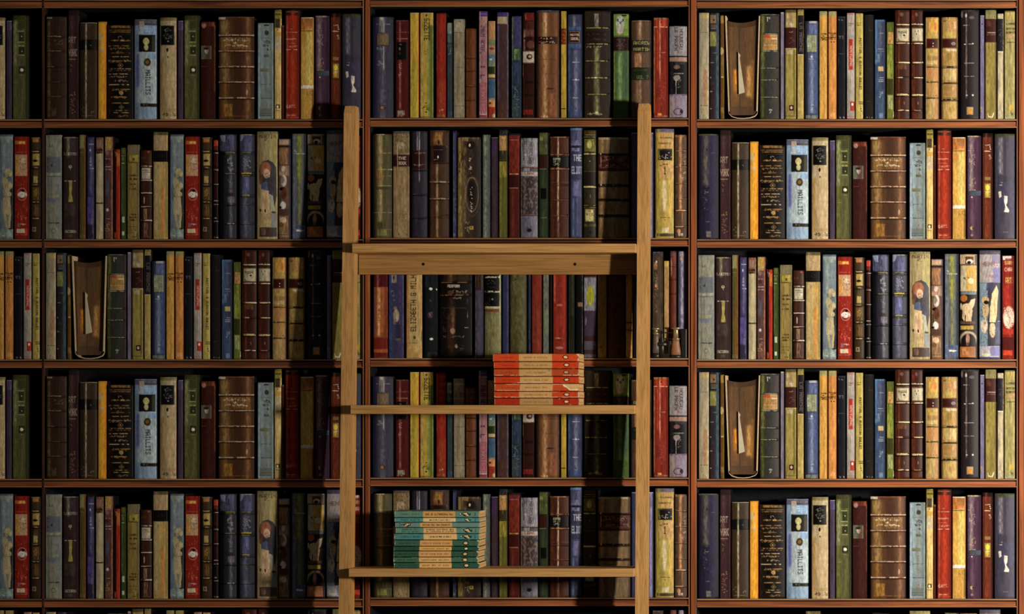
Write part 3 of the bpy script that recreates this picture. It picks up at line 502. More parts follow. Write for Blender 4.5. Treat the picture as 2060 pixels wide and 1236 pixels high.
k(1062, 1250, 102, '2c1c1a', 'book pictured with a pale bull above an arch', R(1068, 108, 1240, 208, 'b9a27c'), R(1120, 128, 1205, 205, '6d3b1c'), E(1165, 180, 36, 24, 'cfc4b0'), E(1160, 190, 20, 16, '1c1614'), R(1215, 115, 1246, 205, '3c2c34', .8), H(205, 4, '8a3020', 1068, 1115), R(1074, 216, 1240, 476, 'b7a57a'), R(1132, 222, 1232, 470, 'c99b3c', .95), R(1080, 226, 1130, 470, 'bbb092', .8), Q(1105, 340, 1160, 360, '3a2c20', 8), E(1180, 370, 26, 30, 'd8c8a0'), R(1078, 478, 1236, 508, '6f7f86'), E(1108, 545, 36, 34, 'b46a2a'), R(1140, 520, 1220, 600, '3a2a24', .7), E(1138, 640, 54, 46, 'cbb488'), PG('cbb488', 1150, 600, 1185, 560, 1222, 545, 1212, 610, 1190, 650), E(1192, 580, 22, 26, 'd4c4a0'), PG('c6ad80', 1095, 650, 1125, 680, 1112, 775, 1092, 740), PG('c6ad80', 1120, 660, 1195, 660, 1180, 778, 1125, 778), E(1122, 730, 6, 24, '2a1c18'), E(1080, 625, 10, 34, 'c0a880'), R(1070, 772, 1220, 800, '6a4a3a'), R(1072, 815, 1206, 855, 'b3923e'), E(1152, 950, 86, 82, 'ab9b7c'), E(1152, 975, 74, 78, '201614'), E(1146, 950, 20, 58, 'a9806e'), E(1145, 1000, 16, 18, '7a4a40'), R(1062, 1025, 1225, 1130, 'b46f34'), R(1090, 1040, 1160, 1110, 'c08a58', .7), R(1160, 1030, 1222, 1120, '8a5a40', .6), V(1244, 8, '1c1210', .9))
k(1256, 1474, 66, '4e4b64', 'large lilac and cream book with crescent shapes', R(n_, 66, n_, 104, '5b5562'), R(1258, 106, 1470, 388, 'a69e9c'), R(1385, 110, 1470, 200, '6c6698', .7), T(1282, 180, 1452, 222, '8f5e5a', 'HENRI'), T(1322, 308, 1452, 335, 'a0665c', 'J.HOUSE'), R(1398, 235, 1470, 388, '736bb4', .8), R(1258, 390, 1345, 1020, '7c92a0'), R(1345, 390, 1470, 1020, '3c3a44', .8), R(1330, 395, 1410, 470, '4a4a74', .8), Q(1330, 440, 1370, 520, '3a3430', 12), PG('cbb787', 1432, 412, 1450, 470, 1440, 600, 1436, 720, 1420, 785, 1362, 782, 1368, 640, 1388, 500), V(1415, 8, 'c88a58', .7, 530, 680), E(1392, 858, 30, 80, 'c4b086'), R(1350, 783, 1440, 792, '1a1a1c'), E(1320, 560, 36, 34, 'c0a46c'), E(1325, 660, 32, 90, 'bba276'), E(1310, 820, 34, 70, 'cdbca0'), E(1330, 585, 24, 18, '1c1814'), Q(1280, 600, 1350, 860, '3a3024', 20), Q(1270, 860, 1440, 990, '5c4a2c', 40), R(1420, 780, 1470, 1000, '5c5c84', .7), R(1258, 1020, 1466, 1130, 'aba7ab'), R(1370, 1025, 1466, 1120, '6e6aae', .8), E(1330, 1108, 44, 14, 'ccc8a8'), H(772, 4, 'a8b8c8', 1420, 1470))
k(1484, 1612, 118, '9a2b1b', 'last red book of its shelf, lettered in gold', R(1494, 122, 1586, 162, 'cac2c0'), R(1520, 145, 1600, 170, '7a2018', .8), T(1514, 172, 1600, 208, 'cba468', 'SARN'), T(1514, 238, 1598, 275, 'cbaa90', 'CHAR'), T(1520, 336, 1604, 394, 'c6a64e', 'ARTS'), V(1540, 24, 'c83422', .85, 410, 620), V(1598, 14, '641a16', .85), E(1556, 735, 58, 112, 'caaa92'), E(1530, 760, 22, 60, 'dcc8b4'), Q(1510, 640, 1605, 840, '7a2018', 34), Q(1510, 640, 1605, 840, 'ece0d0', 24), R(1488, 848, 1600, 905, 'c23424', .8), R(1488, 930, 1610, 1060, '4c1a16', .8), R(1500, 1062, 1592, 1112, 'd44222'), R(1490, 1112, 1605, 1140, '8a2a20', .7))

_p = pattern('C', 241.0, 1.0)
crop(1395, 0, 4.945)
k(48, 153, 130, 'a79c7e', 'slim cream book blushed with salmon', R(60, 130, 152, 192, 'bb9e52', .8), R(60, 132, 100, 180, 'a8a088', .8), H(326, 4, '5c5444', 62, 138), V(116, 17, 'b47a52', .8, 700, 1050), V(70, 6, '8a8a78', .6), V(146, 5, 'c8b890', .7), H(1056, 6, '5a3420', 64, 150), R(72, 1065, 148, 1160, 'b0a27a', .7), Q(80, 1090, 110, 1160, '8a7850', 8))
k(157, 256, 132, '3a414a', 'slim teal and black book with an olive panel', R(160, 152, 226, 236, '8e7050'), PG('2a1c14', 190, 195, 214, 200, 202, 218), H(242, 4, '1c1814', 165, 226), R(165, 248, 226, 285, '7a6248', .8), H(300, 12, '181818', 170, 226), H(292, 4, 'a8a8a0', 175, 226), R(158, 320, 228, 465, '8c8c46'), R(165, 325, 222, 400, '9a9a5a', .6), V(238, 13, '58707e', .85), R(160, 475, 210, 820, '3c3236', .85), H(532, 5, '8a8a5c', 180, 235), H(628, 6, 'b8b4ac', 163, 200), E(170, 776, 7, 5, 'a8a8a0'), R(158, 850, 205, 1185, '4c2c2a', .85), H(914, 6, 'c0b8b0', 163, 188), E(172, 1086, 8, 5, 'b0a8a0'), R(215, 1050, 250, 1185, '4c5e74', .7))
k(261, 306, 155, '7c5a27', 'very slim golden brown book', R(264, 158, 303, 235, 'a8883c', .85), R(265, 240, 302, 470, '6a4822', .6), E(282, 515, 18, 38, 'b5a06a'), R(268, 560, 300, 770, '8e7436', .7), E(285, 772, 14, 8, 'c0b080'), R(268, 780, 300, 1075, '77501e', .7), R(270, 1075, 300, 1130, '9c8040', .8))
k(313, 655, 155, '5a4028', 'book turned fore edge out with a paper slip', special='fore')
k(659, 856, 145, '41413a', 'dark green book with an orange gold label', R(n_, 145, n_, 153, '9a9a78'), V(688, 22, '8c8c44', .9, 155, 700), V(685, 20, '757c34', .85, 700, 1180), V(838, 18, '3e2420', .85), V(770, 26, '46484a', .5), T(728, 176, 770, 218, 'c8c8b0', "T'"), B(692, 350, 836, 504, 'b5894a', 'c8b890'), R(700, 353, 765, 385, 'cb4a2c', .95), R(730, 400, 830, 445, 'a8824c', .8), H(392, 7, 'd8d0c0', 770, 832), H(456, 4, 'd8b878', 700, 832), G(343, 5, 'a8a890', 690, 836), G(514, 6, 'b8b8a0', 690, 836), G(685, 5, 'a8b088', 665, 825), G(802, 6, 'a8b088', 665, 825), G(974, 6, 'a0a880', 665, 840), Q(755, 1095, 782, 1130, 'd0d0c0', 8))
k(860, 903, 124, '877e90', 'narrow lilac book', R(n_, 124, n_, 138, 'c8c0a8'), V(897, 6, '5c5470', .8), R(865, 280, 900, 330, '8e7a80', .6))
k(907, 1022, 99, '9c8c44', 'olive cream book with a dark red label', R(n_, 99, n_, 132, '6b5c38'), R(915, 135, 1016, 272, 'a38d5c'), V(935, 7, 'd8ccb0', .8, 140, 260), R(955, 235, 1000, 272, 'c0b8a0', .8), B(n_, 278, n_, 484, '4b201b'), Q(930, 320, 1000, 330, 'c8a890', 4), Q(950, 380, 1010, 440, '8a5a50', 10), H(489, 5, 'c8b890'), R(928, 500, 994, 545, 'b5ad8c', .9), V(1002, 8, '665c2c', .85, 495, 1150), V(930, 12, 'b8a458', .6, 560, 1050), R(952, 1050, 998, 1106, '3c1412'), E(975, 1078, 12, 16, 'c8a8a0'), H(1160, 5, '3a3418'))
k(1028, 1097, 98, 'b69e54', 'slim cream book with a long dark label', R(n_, 98, n_, 152, '9c9050'), R(1030, 100, 1090, 120, '7a7040', .6), B(1038, 156, 1096, 546, '29212a'), T(1052, 230, 1084, 520, '8a7a80', 'LA MARCHE', 1, .7), H(548, 5, 'd8d0b8'), R(1032, 850, 1092, 1180, 'bda868', .6))
k(1104, 1241, 212, '535f80', 'blue book with a grey green label', R(1150, 212, 1228, 236, 'adadb4'), V(1122, 16, '2b2b3b', .9), R(1150, 250, 1230, 345, '6c7aa8', .8), V(1180, 20, '8e9cbc', .7, 540, 1130), V(1215, 18, '5468a0', .7, 540, 1140), V(1236, 7, '3a4260', .8), B(1128, 350, 1224, 520, '929872', '9aa080'), R(1140, 360, 1180, 500, 'a5a98c', .7), Q(1185, 370, 1215, 470, '5c6870', 10), Q(1130, 370, 1145, 470, 'c0c8d0', 10), E(1175, 568, 7, 9, 'd0d4d8'), H(592, 4, 'a8b0c0', 1145, 1195), Q(1160, 1045, 1190, 1120, 'c8d0d8', 10), H(1140, 5, '20202c', 1120, 1240), R(1120, 1150, 1235, 1185, '8a9070', .8))
k(1246, 1332, 114, 'd19c42', 'saffron book, first of the orange pair', R(n_, 114, n_, 166, '9c9c66'), R(1250, 150, 1325, 172, 'c8a058', .7), Q(1260, 338, 1328, 346, '20160c', 18), Q(1280, 358, 1305, 364, '20160c', 6), Q(1258, 376, 1328, 386, '20160c', 18), Q(1258, 396, 1326, 402, '20160c', 16), R(1250, 420, 1330, 760, 'd5a04c', .5), V(1258, 9, 'd8b04c', .6, 700, 1180), V(1329, 5, '8a5a20', .8))
k(1337, 1424, 115, 'd08c42', 'deep orange book, second of the orange pair', R(n_, 115, n_, 168, '9e9a60'), Q(1345, 330, 1420, 340, '20160c', 18), Q(1370, 352, 1395, 358, '20160c', 6), Q(1345, 372, 1420, 382, '20160c', 18), Q(1350, 390, 1418, 396, '20160c', 14), E(1370, 420, 6, 7, '20160c'), E(1397, 420, 6, 7, '20160c'), R(1345, 500, 1415, 760, 'd69248', .5), R(1362, 1125, 1415, 1165, 'd8a060', .8), V(1420, 6, 'b06a28', .8))
k(1430, 1514, 165, '27262c', 'charcoal black book', R(n_, 165, n_, 180, '4a4850', .8), Q(1440, 195, 1480, 205, 'a8a8a8', 5), Q(1445, 360, 1490, 395, '8a8a98', 10), V(1498, 8, '3a3a44', .6), H(540, 4, '5c5c68', 1440, 1510), V(1444, 3, '8a8a90', .5, 560, 660), Q(1450, 1160, 1510, 1180, 'c8c8c8', 5))
k(1520, 1610, 130, 'a99e94', 'grey white book with a red title strip', R(n_, 130, n_, 137, 'b04030'), R(n_, 145, n_, 150, 'a03828'), T(1540, 232, 1588, 243, '7a3a30', 'PALE'), T(1543, 252, 1575, 262, '7a3a30', 'KEY'), B(1544, 394, 1588, 702, 'bf3621', 'c85a48'), T(1556, 460, 1578, 665, 'd8b0a0', 'NOCTURNE', 1), B(1560, 1014, 1603, 1110, 'bf3621'), E(1580, 1042, 10, 14, 'e0d0c8'), H(1164, 5, 'b03828'), H(1185, 6, 'b03828'))
crop(1715, 0, 4.945)
k(19, 106, 136, 'b7a350', 'pale yellow book lettered down its spine', V(88, 7, 'c8b868', .6), T(38, 228, 74, 238, '1a1810', 'LOUIS'), T(40, 250, 74, 259, '1a1810', 'BART'), T(58, 384, 84, 895, '19170f', 'FESTIVAL & RUSSIAN BALLET', 1), H(1018, 6, '1a1810', 50, 104), H(1036, 7, '1a1810', 52, 106), E(78, 1084, 6, 6, '1a1810'), E(82, 1106, 5, 6, '1a1810'), V(24, 4, '8a8038', .7), V(101, 5, '8a7c38', .7))
k(114, 212, 150, '2c2824', 'black cloth book with faint rules', V(170, 18, '36302c', .6), R(120, 150, 210, 162, '4a4440', .8), H(308, 4, '5c544c', 160, 208), H(690, 3, '443e38', 120, 205), H(1016, 3, '6c645c', 140, 170), Q(140, 1168, 205, 1180, 'd0d0d0', 4), V(205, 6, '1a1614', .8))
k(216, 328, 198, '4b5e80', 'blue book with a small tan square', R(n_, 200, 320, 215, '5a8ac0', .8), V(232, 12, '5f92c4', .85, 200, 640), V(285, 22, '706f94', .75, 250, 560), V(300, 16, '3a3c50', .7, 230, 900), R(240, 540, 270, 625, '8ab0b8', .7), R(254, 666, 308, 712, 'c4ab6e'), H(334, 5, 'b8b088', 258, 312), H(492, 5, 'a8b0b0', 250, 315), H(515, 4, 'a8b0b0', 250, 315), H(778, 4, 'b0b8c0', 256, 312), H(798, 4, 'b0b8c0', 256, 312), H(815, 4, 'b0b8c0', 256, 312), Q(270, 900, 298, 975, 'a0a8b8', 12), R(262, 1130, 305, 1180, '8090b0', .7), V(322, 8, '2c3040', .9))
k(334, 412, 222, '5f6829', 'slim leaf green book with a tan tag', V(352, 9, '7c8838', .7, 225, 320), V(400, 8, '4a4c1c', .8, 225, 600), B(345, 322, 404, 442, 'b38b4c'), E(373, 412, 7, 7, 'a02c18'), H(345, 3, '7a5a30', 350, 400), H(362, 3, '7a5a30', 350, 400), R(344, 450, 398, 785, '8e9434', .8), V(360, 10, 'a8a850', .7, 560, 780), R(345, 790, 405, 945, '3f3c1a', .9), R(352, 950, 400, 1092, 'a3a574', .9), R(350, 1096, 402, 1180, '747e2c', .9), R(405, 1112, 412, 1170, 'd8d0b8'))
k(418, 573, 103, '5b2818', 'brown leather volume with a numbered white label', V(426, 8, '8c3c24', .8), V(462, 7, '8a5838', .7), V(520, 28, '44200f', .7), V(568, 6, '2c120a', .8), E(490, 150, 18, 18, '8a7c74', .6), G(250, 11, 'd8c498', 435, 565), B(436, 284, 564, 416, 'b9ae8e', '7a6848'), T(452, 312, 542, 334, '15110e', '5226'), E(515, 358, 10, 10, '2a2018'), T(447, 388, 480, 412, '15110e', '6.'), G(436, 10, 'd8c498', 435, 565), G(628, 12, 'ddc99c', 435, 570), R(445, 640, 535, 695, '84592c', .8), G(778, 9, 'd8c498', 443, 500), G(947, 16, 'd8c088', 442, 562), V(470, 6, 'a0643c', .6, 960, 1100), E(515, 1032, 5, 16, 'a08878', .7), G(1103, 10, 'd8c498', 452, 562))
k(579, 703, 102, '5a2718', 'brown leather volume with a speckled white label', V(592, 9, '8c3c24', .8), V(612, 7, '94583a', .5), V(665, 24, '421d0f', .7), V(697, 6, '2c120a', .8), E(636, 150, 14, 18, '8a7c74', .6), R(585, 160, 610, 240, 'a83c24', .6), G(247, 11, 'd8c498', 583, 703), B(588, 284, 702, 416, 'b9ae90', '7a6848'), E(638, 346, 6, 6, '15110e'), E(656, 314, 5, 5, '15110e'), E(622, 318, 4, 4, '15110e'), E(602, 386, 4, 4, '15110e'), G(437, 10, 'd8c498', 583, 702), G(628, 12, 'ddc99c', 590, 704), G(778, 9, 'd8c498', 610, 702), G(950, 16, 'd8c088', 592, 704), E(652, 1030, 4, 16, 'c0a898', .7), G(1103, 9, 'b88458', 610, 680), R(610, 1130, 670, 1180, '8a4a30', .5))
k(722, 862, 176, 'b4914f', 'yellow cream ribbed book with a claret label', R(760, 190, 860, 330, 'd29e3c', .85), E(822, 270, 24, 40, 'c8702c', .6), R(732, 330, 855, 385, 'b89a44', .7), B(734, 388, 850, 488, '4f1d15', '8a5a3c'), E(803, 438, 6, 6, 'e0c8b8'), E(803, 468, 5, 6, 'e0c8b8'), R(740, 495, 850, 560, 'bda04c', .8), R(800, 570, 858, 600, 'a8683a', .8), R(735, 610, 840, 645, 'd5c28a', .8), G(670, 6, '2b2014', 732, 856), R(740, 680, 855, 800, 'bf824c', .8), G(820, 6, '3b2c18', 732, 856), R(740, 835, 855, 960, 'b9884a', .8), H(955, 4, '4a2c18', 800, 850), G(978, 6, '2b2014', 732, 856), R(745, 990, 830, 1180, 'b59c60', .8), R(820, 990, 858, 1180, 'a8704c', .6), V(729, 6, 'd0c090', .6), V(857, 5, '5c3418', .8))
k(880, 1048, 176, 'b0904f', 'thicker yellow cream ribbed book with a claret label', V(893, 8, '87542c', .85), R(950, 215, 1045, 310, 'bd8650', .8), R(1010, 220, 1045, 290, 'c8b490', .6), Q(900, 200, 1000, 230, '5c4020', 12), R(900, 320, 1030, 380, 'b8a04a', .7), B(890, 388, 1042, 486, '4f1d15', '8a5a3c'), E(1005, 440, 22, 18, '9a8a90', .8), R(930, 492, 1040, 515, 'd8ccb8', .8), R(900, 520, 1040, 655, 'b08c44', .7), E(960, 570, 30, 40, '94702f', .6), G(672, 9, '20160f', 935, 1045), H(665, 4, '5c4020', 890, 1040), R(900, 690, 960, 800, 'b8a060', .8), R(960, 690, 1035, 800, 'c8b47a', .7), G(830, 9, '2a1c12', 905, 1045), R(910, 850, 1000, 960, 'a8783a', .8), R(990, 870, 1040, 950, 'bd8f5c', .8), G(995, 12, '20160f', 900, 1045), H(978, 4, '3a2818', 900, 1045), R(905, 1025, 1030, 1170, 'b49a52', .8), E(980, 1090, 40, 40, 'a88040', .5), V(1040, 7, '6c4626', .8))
k(1070, 1261, 102, '312729', 'thick charcoal book with an orange square near foot', R(1078, 102, 1258, 122, '5a5250', .7), V(1132, 7, 'a09086', .75, 130, 980), V(1085, 9, '221a1c', .8), V(1238, 18, '201a1c', .8), E(1090, 150, 8, 34, '9a9288', .7), E(1185, 180, 26, 16, '8a8084', .6), H(258, 6, 'c0a898', 1100, 1165), E(1130, 162, 9, 18, 'd8c8b8'), H(444, 4, 'b8a8a8', 1105, 1210), E(1118, 446, 10, 4, 'e0d8d0'), E(1198, 440, 8, 4, 'e0d8d0'), H(634, 5, 'a89898', 1110, 1210), H(765, 4, 'b0a4a4', 1105, 1210), E(1135, 952, 10, 7, 'b8a8a8'), E(1196, 952, 10, 9, 'c8c0c0'), B(1132, 1068, 1203, 1148, 'a39b74', '6c6648'), R(1142, 1088, 1192, 1142, 'd5862a'))
k(1265, 1313, 156, '7c7394', 'narrow lavender book', V(1270, 5, '8e8cb0', .6), V(1308, 5, '564e6c', .8), E(1290, 245, 6, 8, '2a2838'), E(1291, 300, 4, 6, '2a2838'), Q(1283, 350, 1300, 390, '5c5878', 5), R(1270, 1065, 1295, 1118, 'a09a58', .8), R(n_, 156, n_, 166, 'b0a8b8'))
k(1317, 1431, 103, '8e7e3b', 'olive book with a broad maroon label', R(n_, 103, n_, 190, '8c8754'), R(1322, 110, 1425, 150, '7a7444', .6), B(n_, 193, n_, 428, '4b201b'), R(1325, 205, 1380, 270, '7a4034', .6), H(330, 12, '9a7a68', 1335, 1424), H(350, 5, '8a6a58', 1335, 1424), V(1345, 14, 'a6964c', .6, 430, 1100), V(1424, 7, '5c5230', .85, 430, 1180), PG('d8ccb0', 1345, 1120, 1355, 1160, 1390, 1160, 1405, 1120, 1408, 1140, 1395, 1172, 1350, 1172), E(1378, 1150, 14, 18, '8e7e3b'))
k(1438, 1504, 138, 'afa282', 'slim cream book under a long black label', R(n_, 142, n_, 178, 'b0a884'), B(1443, 190, 1500, 516, '29212b'), Q(1455, 230, 1490, 480, '6a5a60', 14), H(520, 5, 'e0d8c8'), V(1498, 5, '8a7c60', .7, 530, 1180), R(1446, 1085, 1500, 1180, 'b4a78c', .6))
k(1508, 1621, 110, 'a0965a', 'sage cream book with black capitals near its head', R(n_, 110, n_, 122, '6c683c'), R(1515, 125, 1615, 200, 'b09a54', .7), T(1530, 230, 1614, 250, '16120c', 'LIBRE'), T(1530, 280, 1620, 300, '16120c', 'DESSINS'), T(1528, 318, 1618, 336, '16120c', 'ROBERT'), R(1530, 346, 1618, 390, 'b8926a', .8), H(342, 5, 'c0703a', 1530, 1618), H(388, 4, '9a6a40', 1530, 1618), Q(1535, 420, 1615, 428, '3a3018', 12), V(1528, 8, 'b0a870', .6, 450, 1150), E(1580, 1074, 18, 26, 'cba12a'), Q(1575, 1120, 1598, 1155, '4a4428', 8), R(1512, 1168, 1621, 1186, '95a3a8', .8))

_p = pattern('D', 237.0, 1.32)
crop(740, 0, 4.945)
k(40, 252, 165, '3c3b50', 'thick slate blue book with a pale streak', V(62, 22, '24235a', .7), V(145, 34, '6d6b7a', .7), V(158, 5, 'a5a49c', .8, 170, 700), V(240, 13, '2b2a34', .8), R(110, 170, 175, 320, '8b8a7c', .6), H(238, 5, '8a8a84', 80, 225), PG('a8a898', 112, 170, 158, 170, 138, 205), B(88, 326, 206, 452, '6c5a46', '5c4c3c'), R(120, 335, 190, 445, '857050', .7), H(454, 5, '1c1410', 130, 205), Q(90, 470, 150, 490, 'a0a098', 10), Q(90, 600, 150, 650, 'a0a098', 14), R(112, 1046, 176, 1092, '5c3c33'), R(128, 1056, 156, 1084, '9a7a60'))
k(268, 408, 196, '5c1c18', 'crimson book with a black label', R(n_, 196, n_, 212, '7c5c54', .8), V(318, 10, 'a8746a', .8, 210, 1080), V(400, 7, '3a100e', .8), V(274, 6, '3a100e', .8), H(318, 5, '9a5a50'), H(382, 7, 'a86a58', 282, 395), B(287, 415, 388, 594, '070707', '2c2422'), Q(305, 435, 330, 445, '8a8a8a', 4), E(316, 484, 10, 16, '6a6a6a'), E(316, 528, 9, 14, '3c3c3c'), Q(305, 620, 330, 760, 'b89088', 14), R(293, 1096, 366, 1144, '8b8674', .95), Q(300, 1150, 350, 1165, 'b0a8a0', 5))
k(412, 506, 122, 'b29129', 'mustard yellow book', V(425, 12, 'c0a048', .6), V(460, 30, '95902a', .65, 620, 1160), V(503, 4, 'b84a1c', .9), R(n_, 122, n_, 132, 'b8a878'), E(436, 342, 3, 3, '4a3c14'))
k(512, 648, 122, 'a9923a', 'yellow book shading to green at one side', V(532, 16, 'b8984a', .8), V(628, 20, '445c2c', .95, 250, 1160), V(606, 14, '7c8438', .8, 400, 1160), V(515, 4, 'cc682c', .95, 130, 1140), R(n_, 122, n_, 130, 'b8a880'), E(582, 150, 10, 8, '17140c'), T(556, 180, 612, 400, '2e2c18', 'SZZETTE', 1), Q(560, 480, 600, 580, '5c5424', 8), Q(540, 1040, 612, 1100, '2c3c18', 26), E(578, 1112, 10, 7, '1c2410'), E(578, 1022, 9, 5, '1c2410'), H(1160, 6, '4a3a20'))
k(674, 776, 124, '8b2417', 'bright red book', V(682, 5, 'c89080', .5, 130, 700), V(730, 24, 'a83018', .8, 150, 780), V(725, 28, 'a04a2c', .8, 780, 1140), R(n_, 124, n_, 134, '5c1a14'), Q(700, 1085, 745, 1110, 'c8a080', 8), R(680, 1135, 765, 1160, '8a7444', .7))
k(780, 842, 222, '3a474e', 'slim teal grey book', R(783, 224, 838, 330, '7c8874'), R(783, 330, 838, 420, '5c7070', .8), Q(790, 440, 830, 560, '8a9898', 12), V(835, 6, '22282c', .8), R(782, 1110, 838, 1165, '3a5270', .8))
k(846, 962, 186, '887d63', 'stone coloured book with faint rules', R(850, 190, 958, 315, '958c76'), H(322, 5, '57503c'), Q(880, 205, 945, 215, '5c5444', 7), H(668, 4, '4a4434', 870, 945), V(858, 9, '9a9078', .5), V(950, 9, '6f664c', .7), H(978, 3, '5c5444', 880, 935), H(1052, 4, '3a3020', 855, 958), E(900, 540, 30, 30, '948a70', .5))
k(966, 1076, 280, '6f3c1c', 'shorter tan leather book', V(985, 12, '84502c', .6), V(1066, 10, '4a2610', .8), H(430, 4, '5a3014', 1000, 1060), G(578, 6, '4a2812', 975, 1074), H(565, 4, '8a5a34', 985, 1070), G(706, 5, '4a2812', 985, 1074), G(856, 6, '4a2812', 975, 1074), H(852, 4, 'a07850', 1000, 1060), G(995, 6, '4a2812', 980, 1074))
k(1098, 1186, 108, '9b6d6f', 'slim pink book with a violet head', R(n_, 108, n_, 160, '593e88'), H(135, 10, '7a62a0', 1105, 1180), V(1112, 8, 'b8928c', .7), R(n_, 165, n_, 240, 'a08074', .6), T(1116, 250, 1158, 530, '30305c', 'JMAJI ACTEFL', 1), T(1118, 640, 1160, 780, '3a3054', 'I L', 1), T(1120, 830, 1160, 1100, 'b8a8b0', 'MEMOIRS', 1), R(1102, 820, 1182, 1110, '9a404c', .6), H(1135, 8, 'b8a0a0', 1105, 1180), R(1102, 1140, 1182, 1165, '8a3c48'))
k(1190, 1264, 204, '8b7b62', 'slim book striped in many colours', R(1192, 206, 1262, 388, 'b27c4c', .95), R(1192, 392, 1262, 442, '6b7b50'), R(1194, 448, 1262, 520, 'a67e62'), E(1230, 480, 26, 14, '8a3c24'), R(1192, 540, 1262, 605, '5a7288'), E(1220, 588, 14, 9, 'b8b898'), R(1192, 605, 1262, 652, '6a8268'), R(1192, 656, 1262, 734, '2e3b19'), R(1192, 738, 1262, 766, 'bb9b62'), R(1192, 770, 1262, 782, '2c2420'), R(1192, 784, 1262, 975, '3f5f82'), R(1192, 990, 1262, 1065, 'bb8050'), E(1215, 1025, 12, 12, '4a3020'), R(1192, 1060, 1262, 1170, '9c3322'), E(1250, 1150, 14, 20, 'a09868'))
k(1278, 1396, 117, '4b373b', 'brown purple book under a violet and cream head', R(n_, 117, n_, 160, '4b3a79'), R(1282, 162, 1386, 236, '9c9072'), V(1292, 12, '6e5e80', .8, 240, 1000), V(1390, 6, '6a6480', .8), V(1345, 20, '563628', .7, 240, 1160), Q(1350, 320, 1375, 660, '2c2c30', 22), R(1285, 1000, 1392, 1160, '5c3c2c', .6))
k(1424, 1526, 156, '2e3b4d', 'deep blue book edged in pale green', R(1440, 160, 1524, 470, '42426c'), V(1433, 8, '8e9c6c', .9, 165, 600), V(1430, 6, '7c8c88', .8, 600, 1160), R(1448, 480, 1512, 592, '4c6c34', .95), R(1455, 485, 1485, 535, '90a070', .8), V(1461, 5, 'c0c8a8', .7, 540, 590), R(1440, 620, 1500, 830, '3a4f74', .7), Q(1440, 850, 1500, 1100, '7c8c8c', 50), R(1430, 1000, 1500, 1160, '4c5854', .6))
k(1534, 1654, 120, '3b1914', 'dark chestnut book with a white picture tab', R(1560, 120, 1650, 200, '7c2418', .9), V(1568, 9, 'b86a58', .8, 130, 190), R(1555, 210, 1650, 290, '5a2c1c', .8), V(1555, 9, 'b08a74', .8, 290, 500), R(1560, 290, 1650, 360, '7c5240', .7), O(1590, 378, 34, 14, '1c0e0c'), E(1620, 440, 40, 40, '7a4c38', .7), B(1536, 505, 1654, 625, 'ab9f8c', '5c4c40'), E(1606, 562, 30, 28, '4c2019'), E(1612, 560, 14, 14, 'a89080'), V(1542, 4, 'c8a8a0', .8, 640, 760), R(1560, 800, 1650, 830, '1e0d0b', .8), R(1540, 930, 1650, 960, '24100d', .8), R(1536, 1088, 1640, 1140, '8c2618', .95), V(1548, 6, '5c2c24', .7, 760, 1080))
crop(1060, 0, 4.944)
k(84, 320, 100, '7b4d29', 'big tan book with a dark red title band', V(98, 20, '28170d', .9), V(180, 26, 'b98f66', .85), V(188, 8, 'cdb08c', .7, 110, 430), V(250, 28, '5f3a20', .7), V(310, 9, '3c2212', .8), R(n_, 95, n_, 125, '3e4250', .8), H(100, 6, '7c8498', 110, 240), B(100, 362, 306, 436, '3e1710'), Q(130, 375, 260, 388, 'c8b89c', 14), Q(120, 410, 275, 428, 'c8b89c', 22), H(590, 4, '4a2c18', 100, 310), H(732, 3, '4a2c18', 180, 290), E(235, 880, 40, 8, '2c170e', .7), R(215, 920, 300, 1150, '8a4c2c', .6), V(240, 14, 'a06c44', .6, 930, 1150), Q(140, 1150, 210, 1165, 'd8c8b0', 6))
k(332, 392, 107, 'aa8e2d', 'slim yellow book with a rust label', V(342, 6, 'c0a448', .6), B(337, 280, 388, 441, '7c2f15'), Q(345, 300, 380, 425, 'b06a3a', 12), R(338, 1072, 382, 1082, '120f0a'), V(388, 4, '6c5a1c', .8), R(n_, 107, n_, 118, 'c8b050', .7))
k(400, 548, 138, '3d4561', 'blue book with a small maroon plaque', V(416, 14, '4b6494', .9, 430, 1100), R(402, 262, 545, 300, '4c6694', .8), R(402, 430, 545, 480, '4c6694', .8), V(470, 14, '9b9ba8', .8, 150, 260), V(485, 20, '8484a0', .7, 490, 1150), B(415, 307, 526, 425, '3e1413', 'a89880'), T(430, 332, 515, 352, 'bcac90', 'KEATS'), T(430, 370, 518, 395, 'bcac90', 'IDEAL'), H(616, 6, 'b0b4bc', 450, 530), H(790, 6, 'b0b4bc', 450, 520), E(488, 790, 6, 8, 'd8d8d8'), H(970, 7, 'b0b4bc', 425, 510), V(542, 7, '242838', .8), E(487, 1080, 7, 6, '16161c'), R(405, 1100, 545, 1160, '3a5080', .6))
k(564, 832, 105, '362b21', 'very thick olive brown book with gold ridges', V(695, 26, '8e8f5a', .85, 470, 1140), R(670, 132, 714, 270, '8e8c7c', .8), V(600, 24, '3f3424', .7), V(818, 20, '221a14', .85), G(276, 8, '9c9c58', 590, 810), R(575, 305, 822, 428, '2d1914', .95), Q(610, 330, 800, 350, '5c4440', 18), Q(590, 380, 790, 402, '5c4440', 22), G(436, 8, '9c9c58', 590, 805), Q(590, 455, 740, 468, 'b8b890', 14), G(604, 9, '989a58', 585, 800), G(772, 9, '989a58', 580, 800), E(685, 772, 16, 7, 'd8d8b8'), G(937, 8, '8e9050', 600, 790), Q(610, 1125, 760, 1140, 'a8a878', 26), E(692, 1118, 14, 10, 'b8b888'))
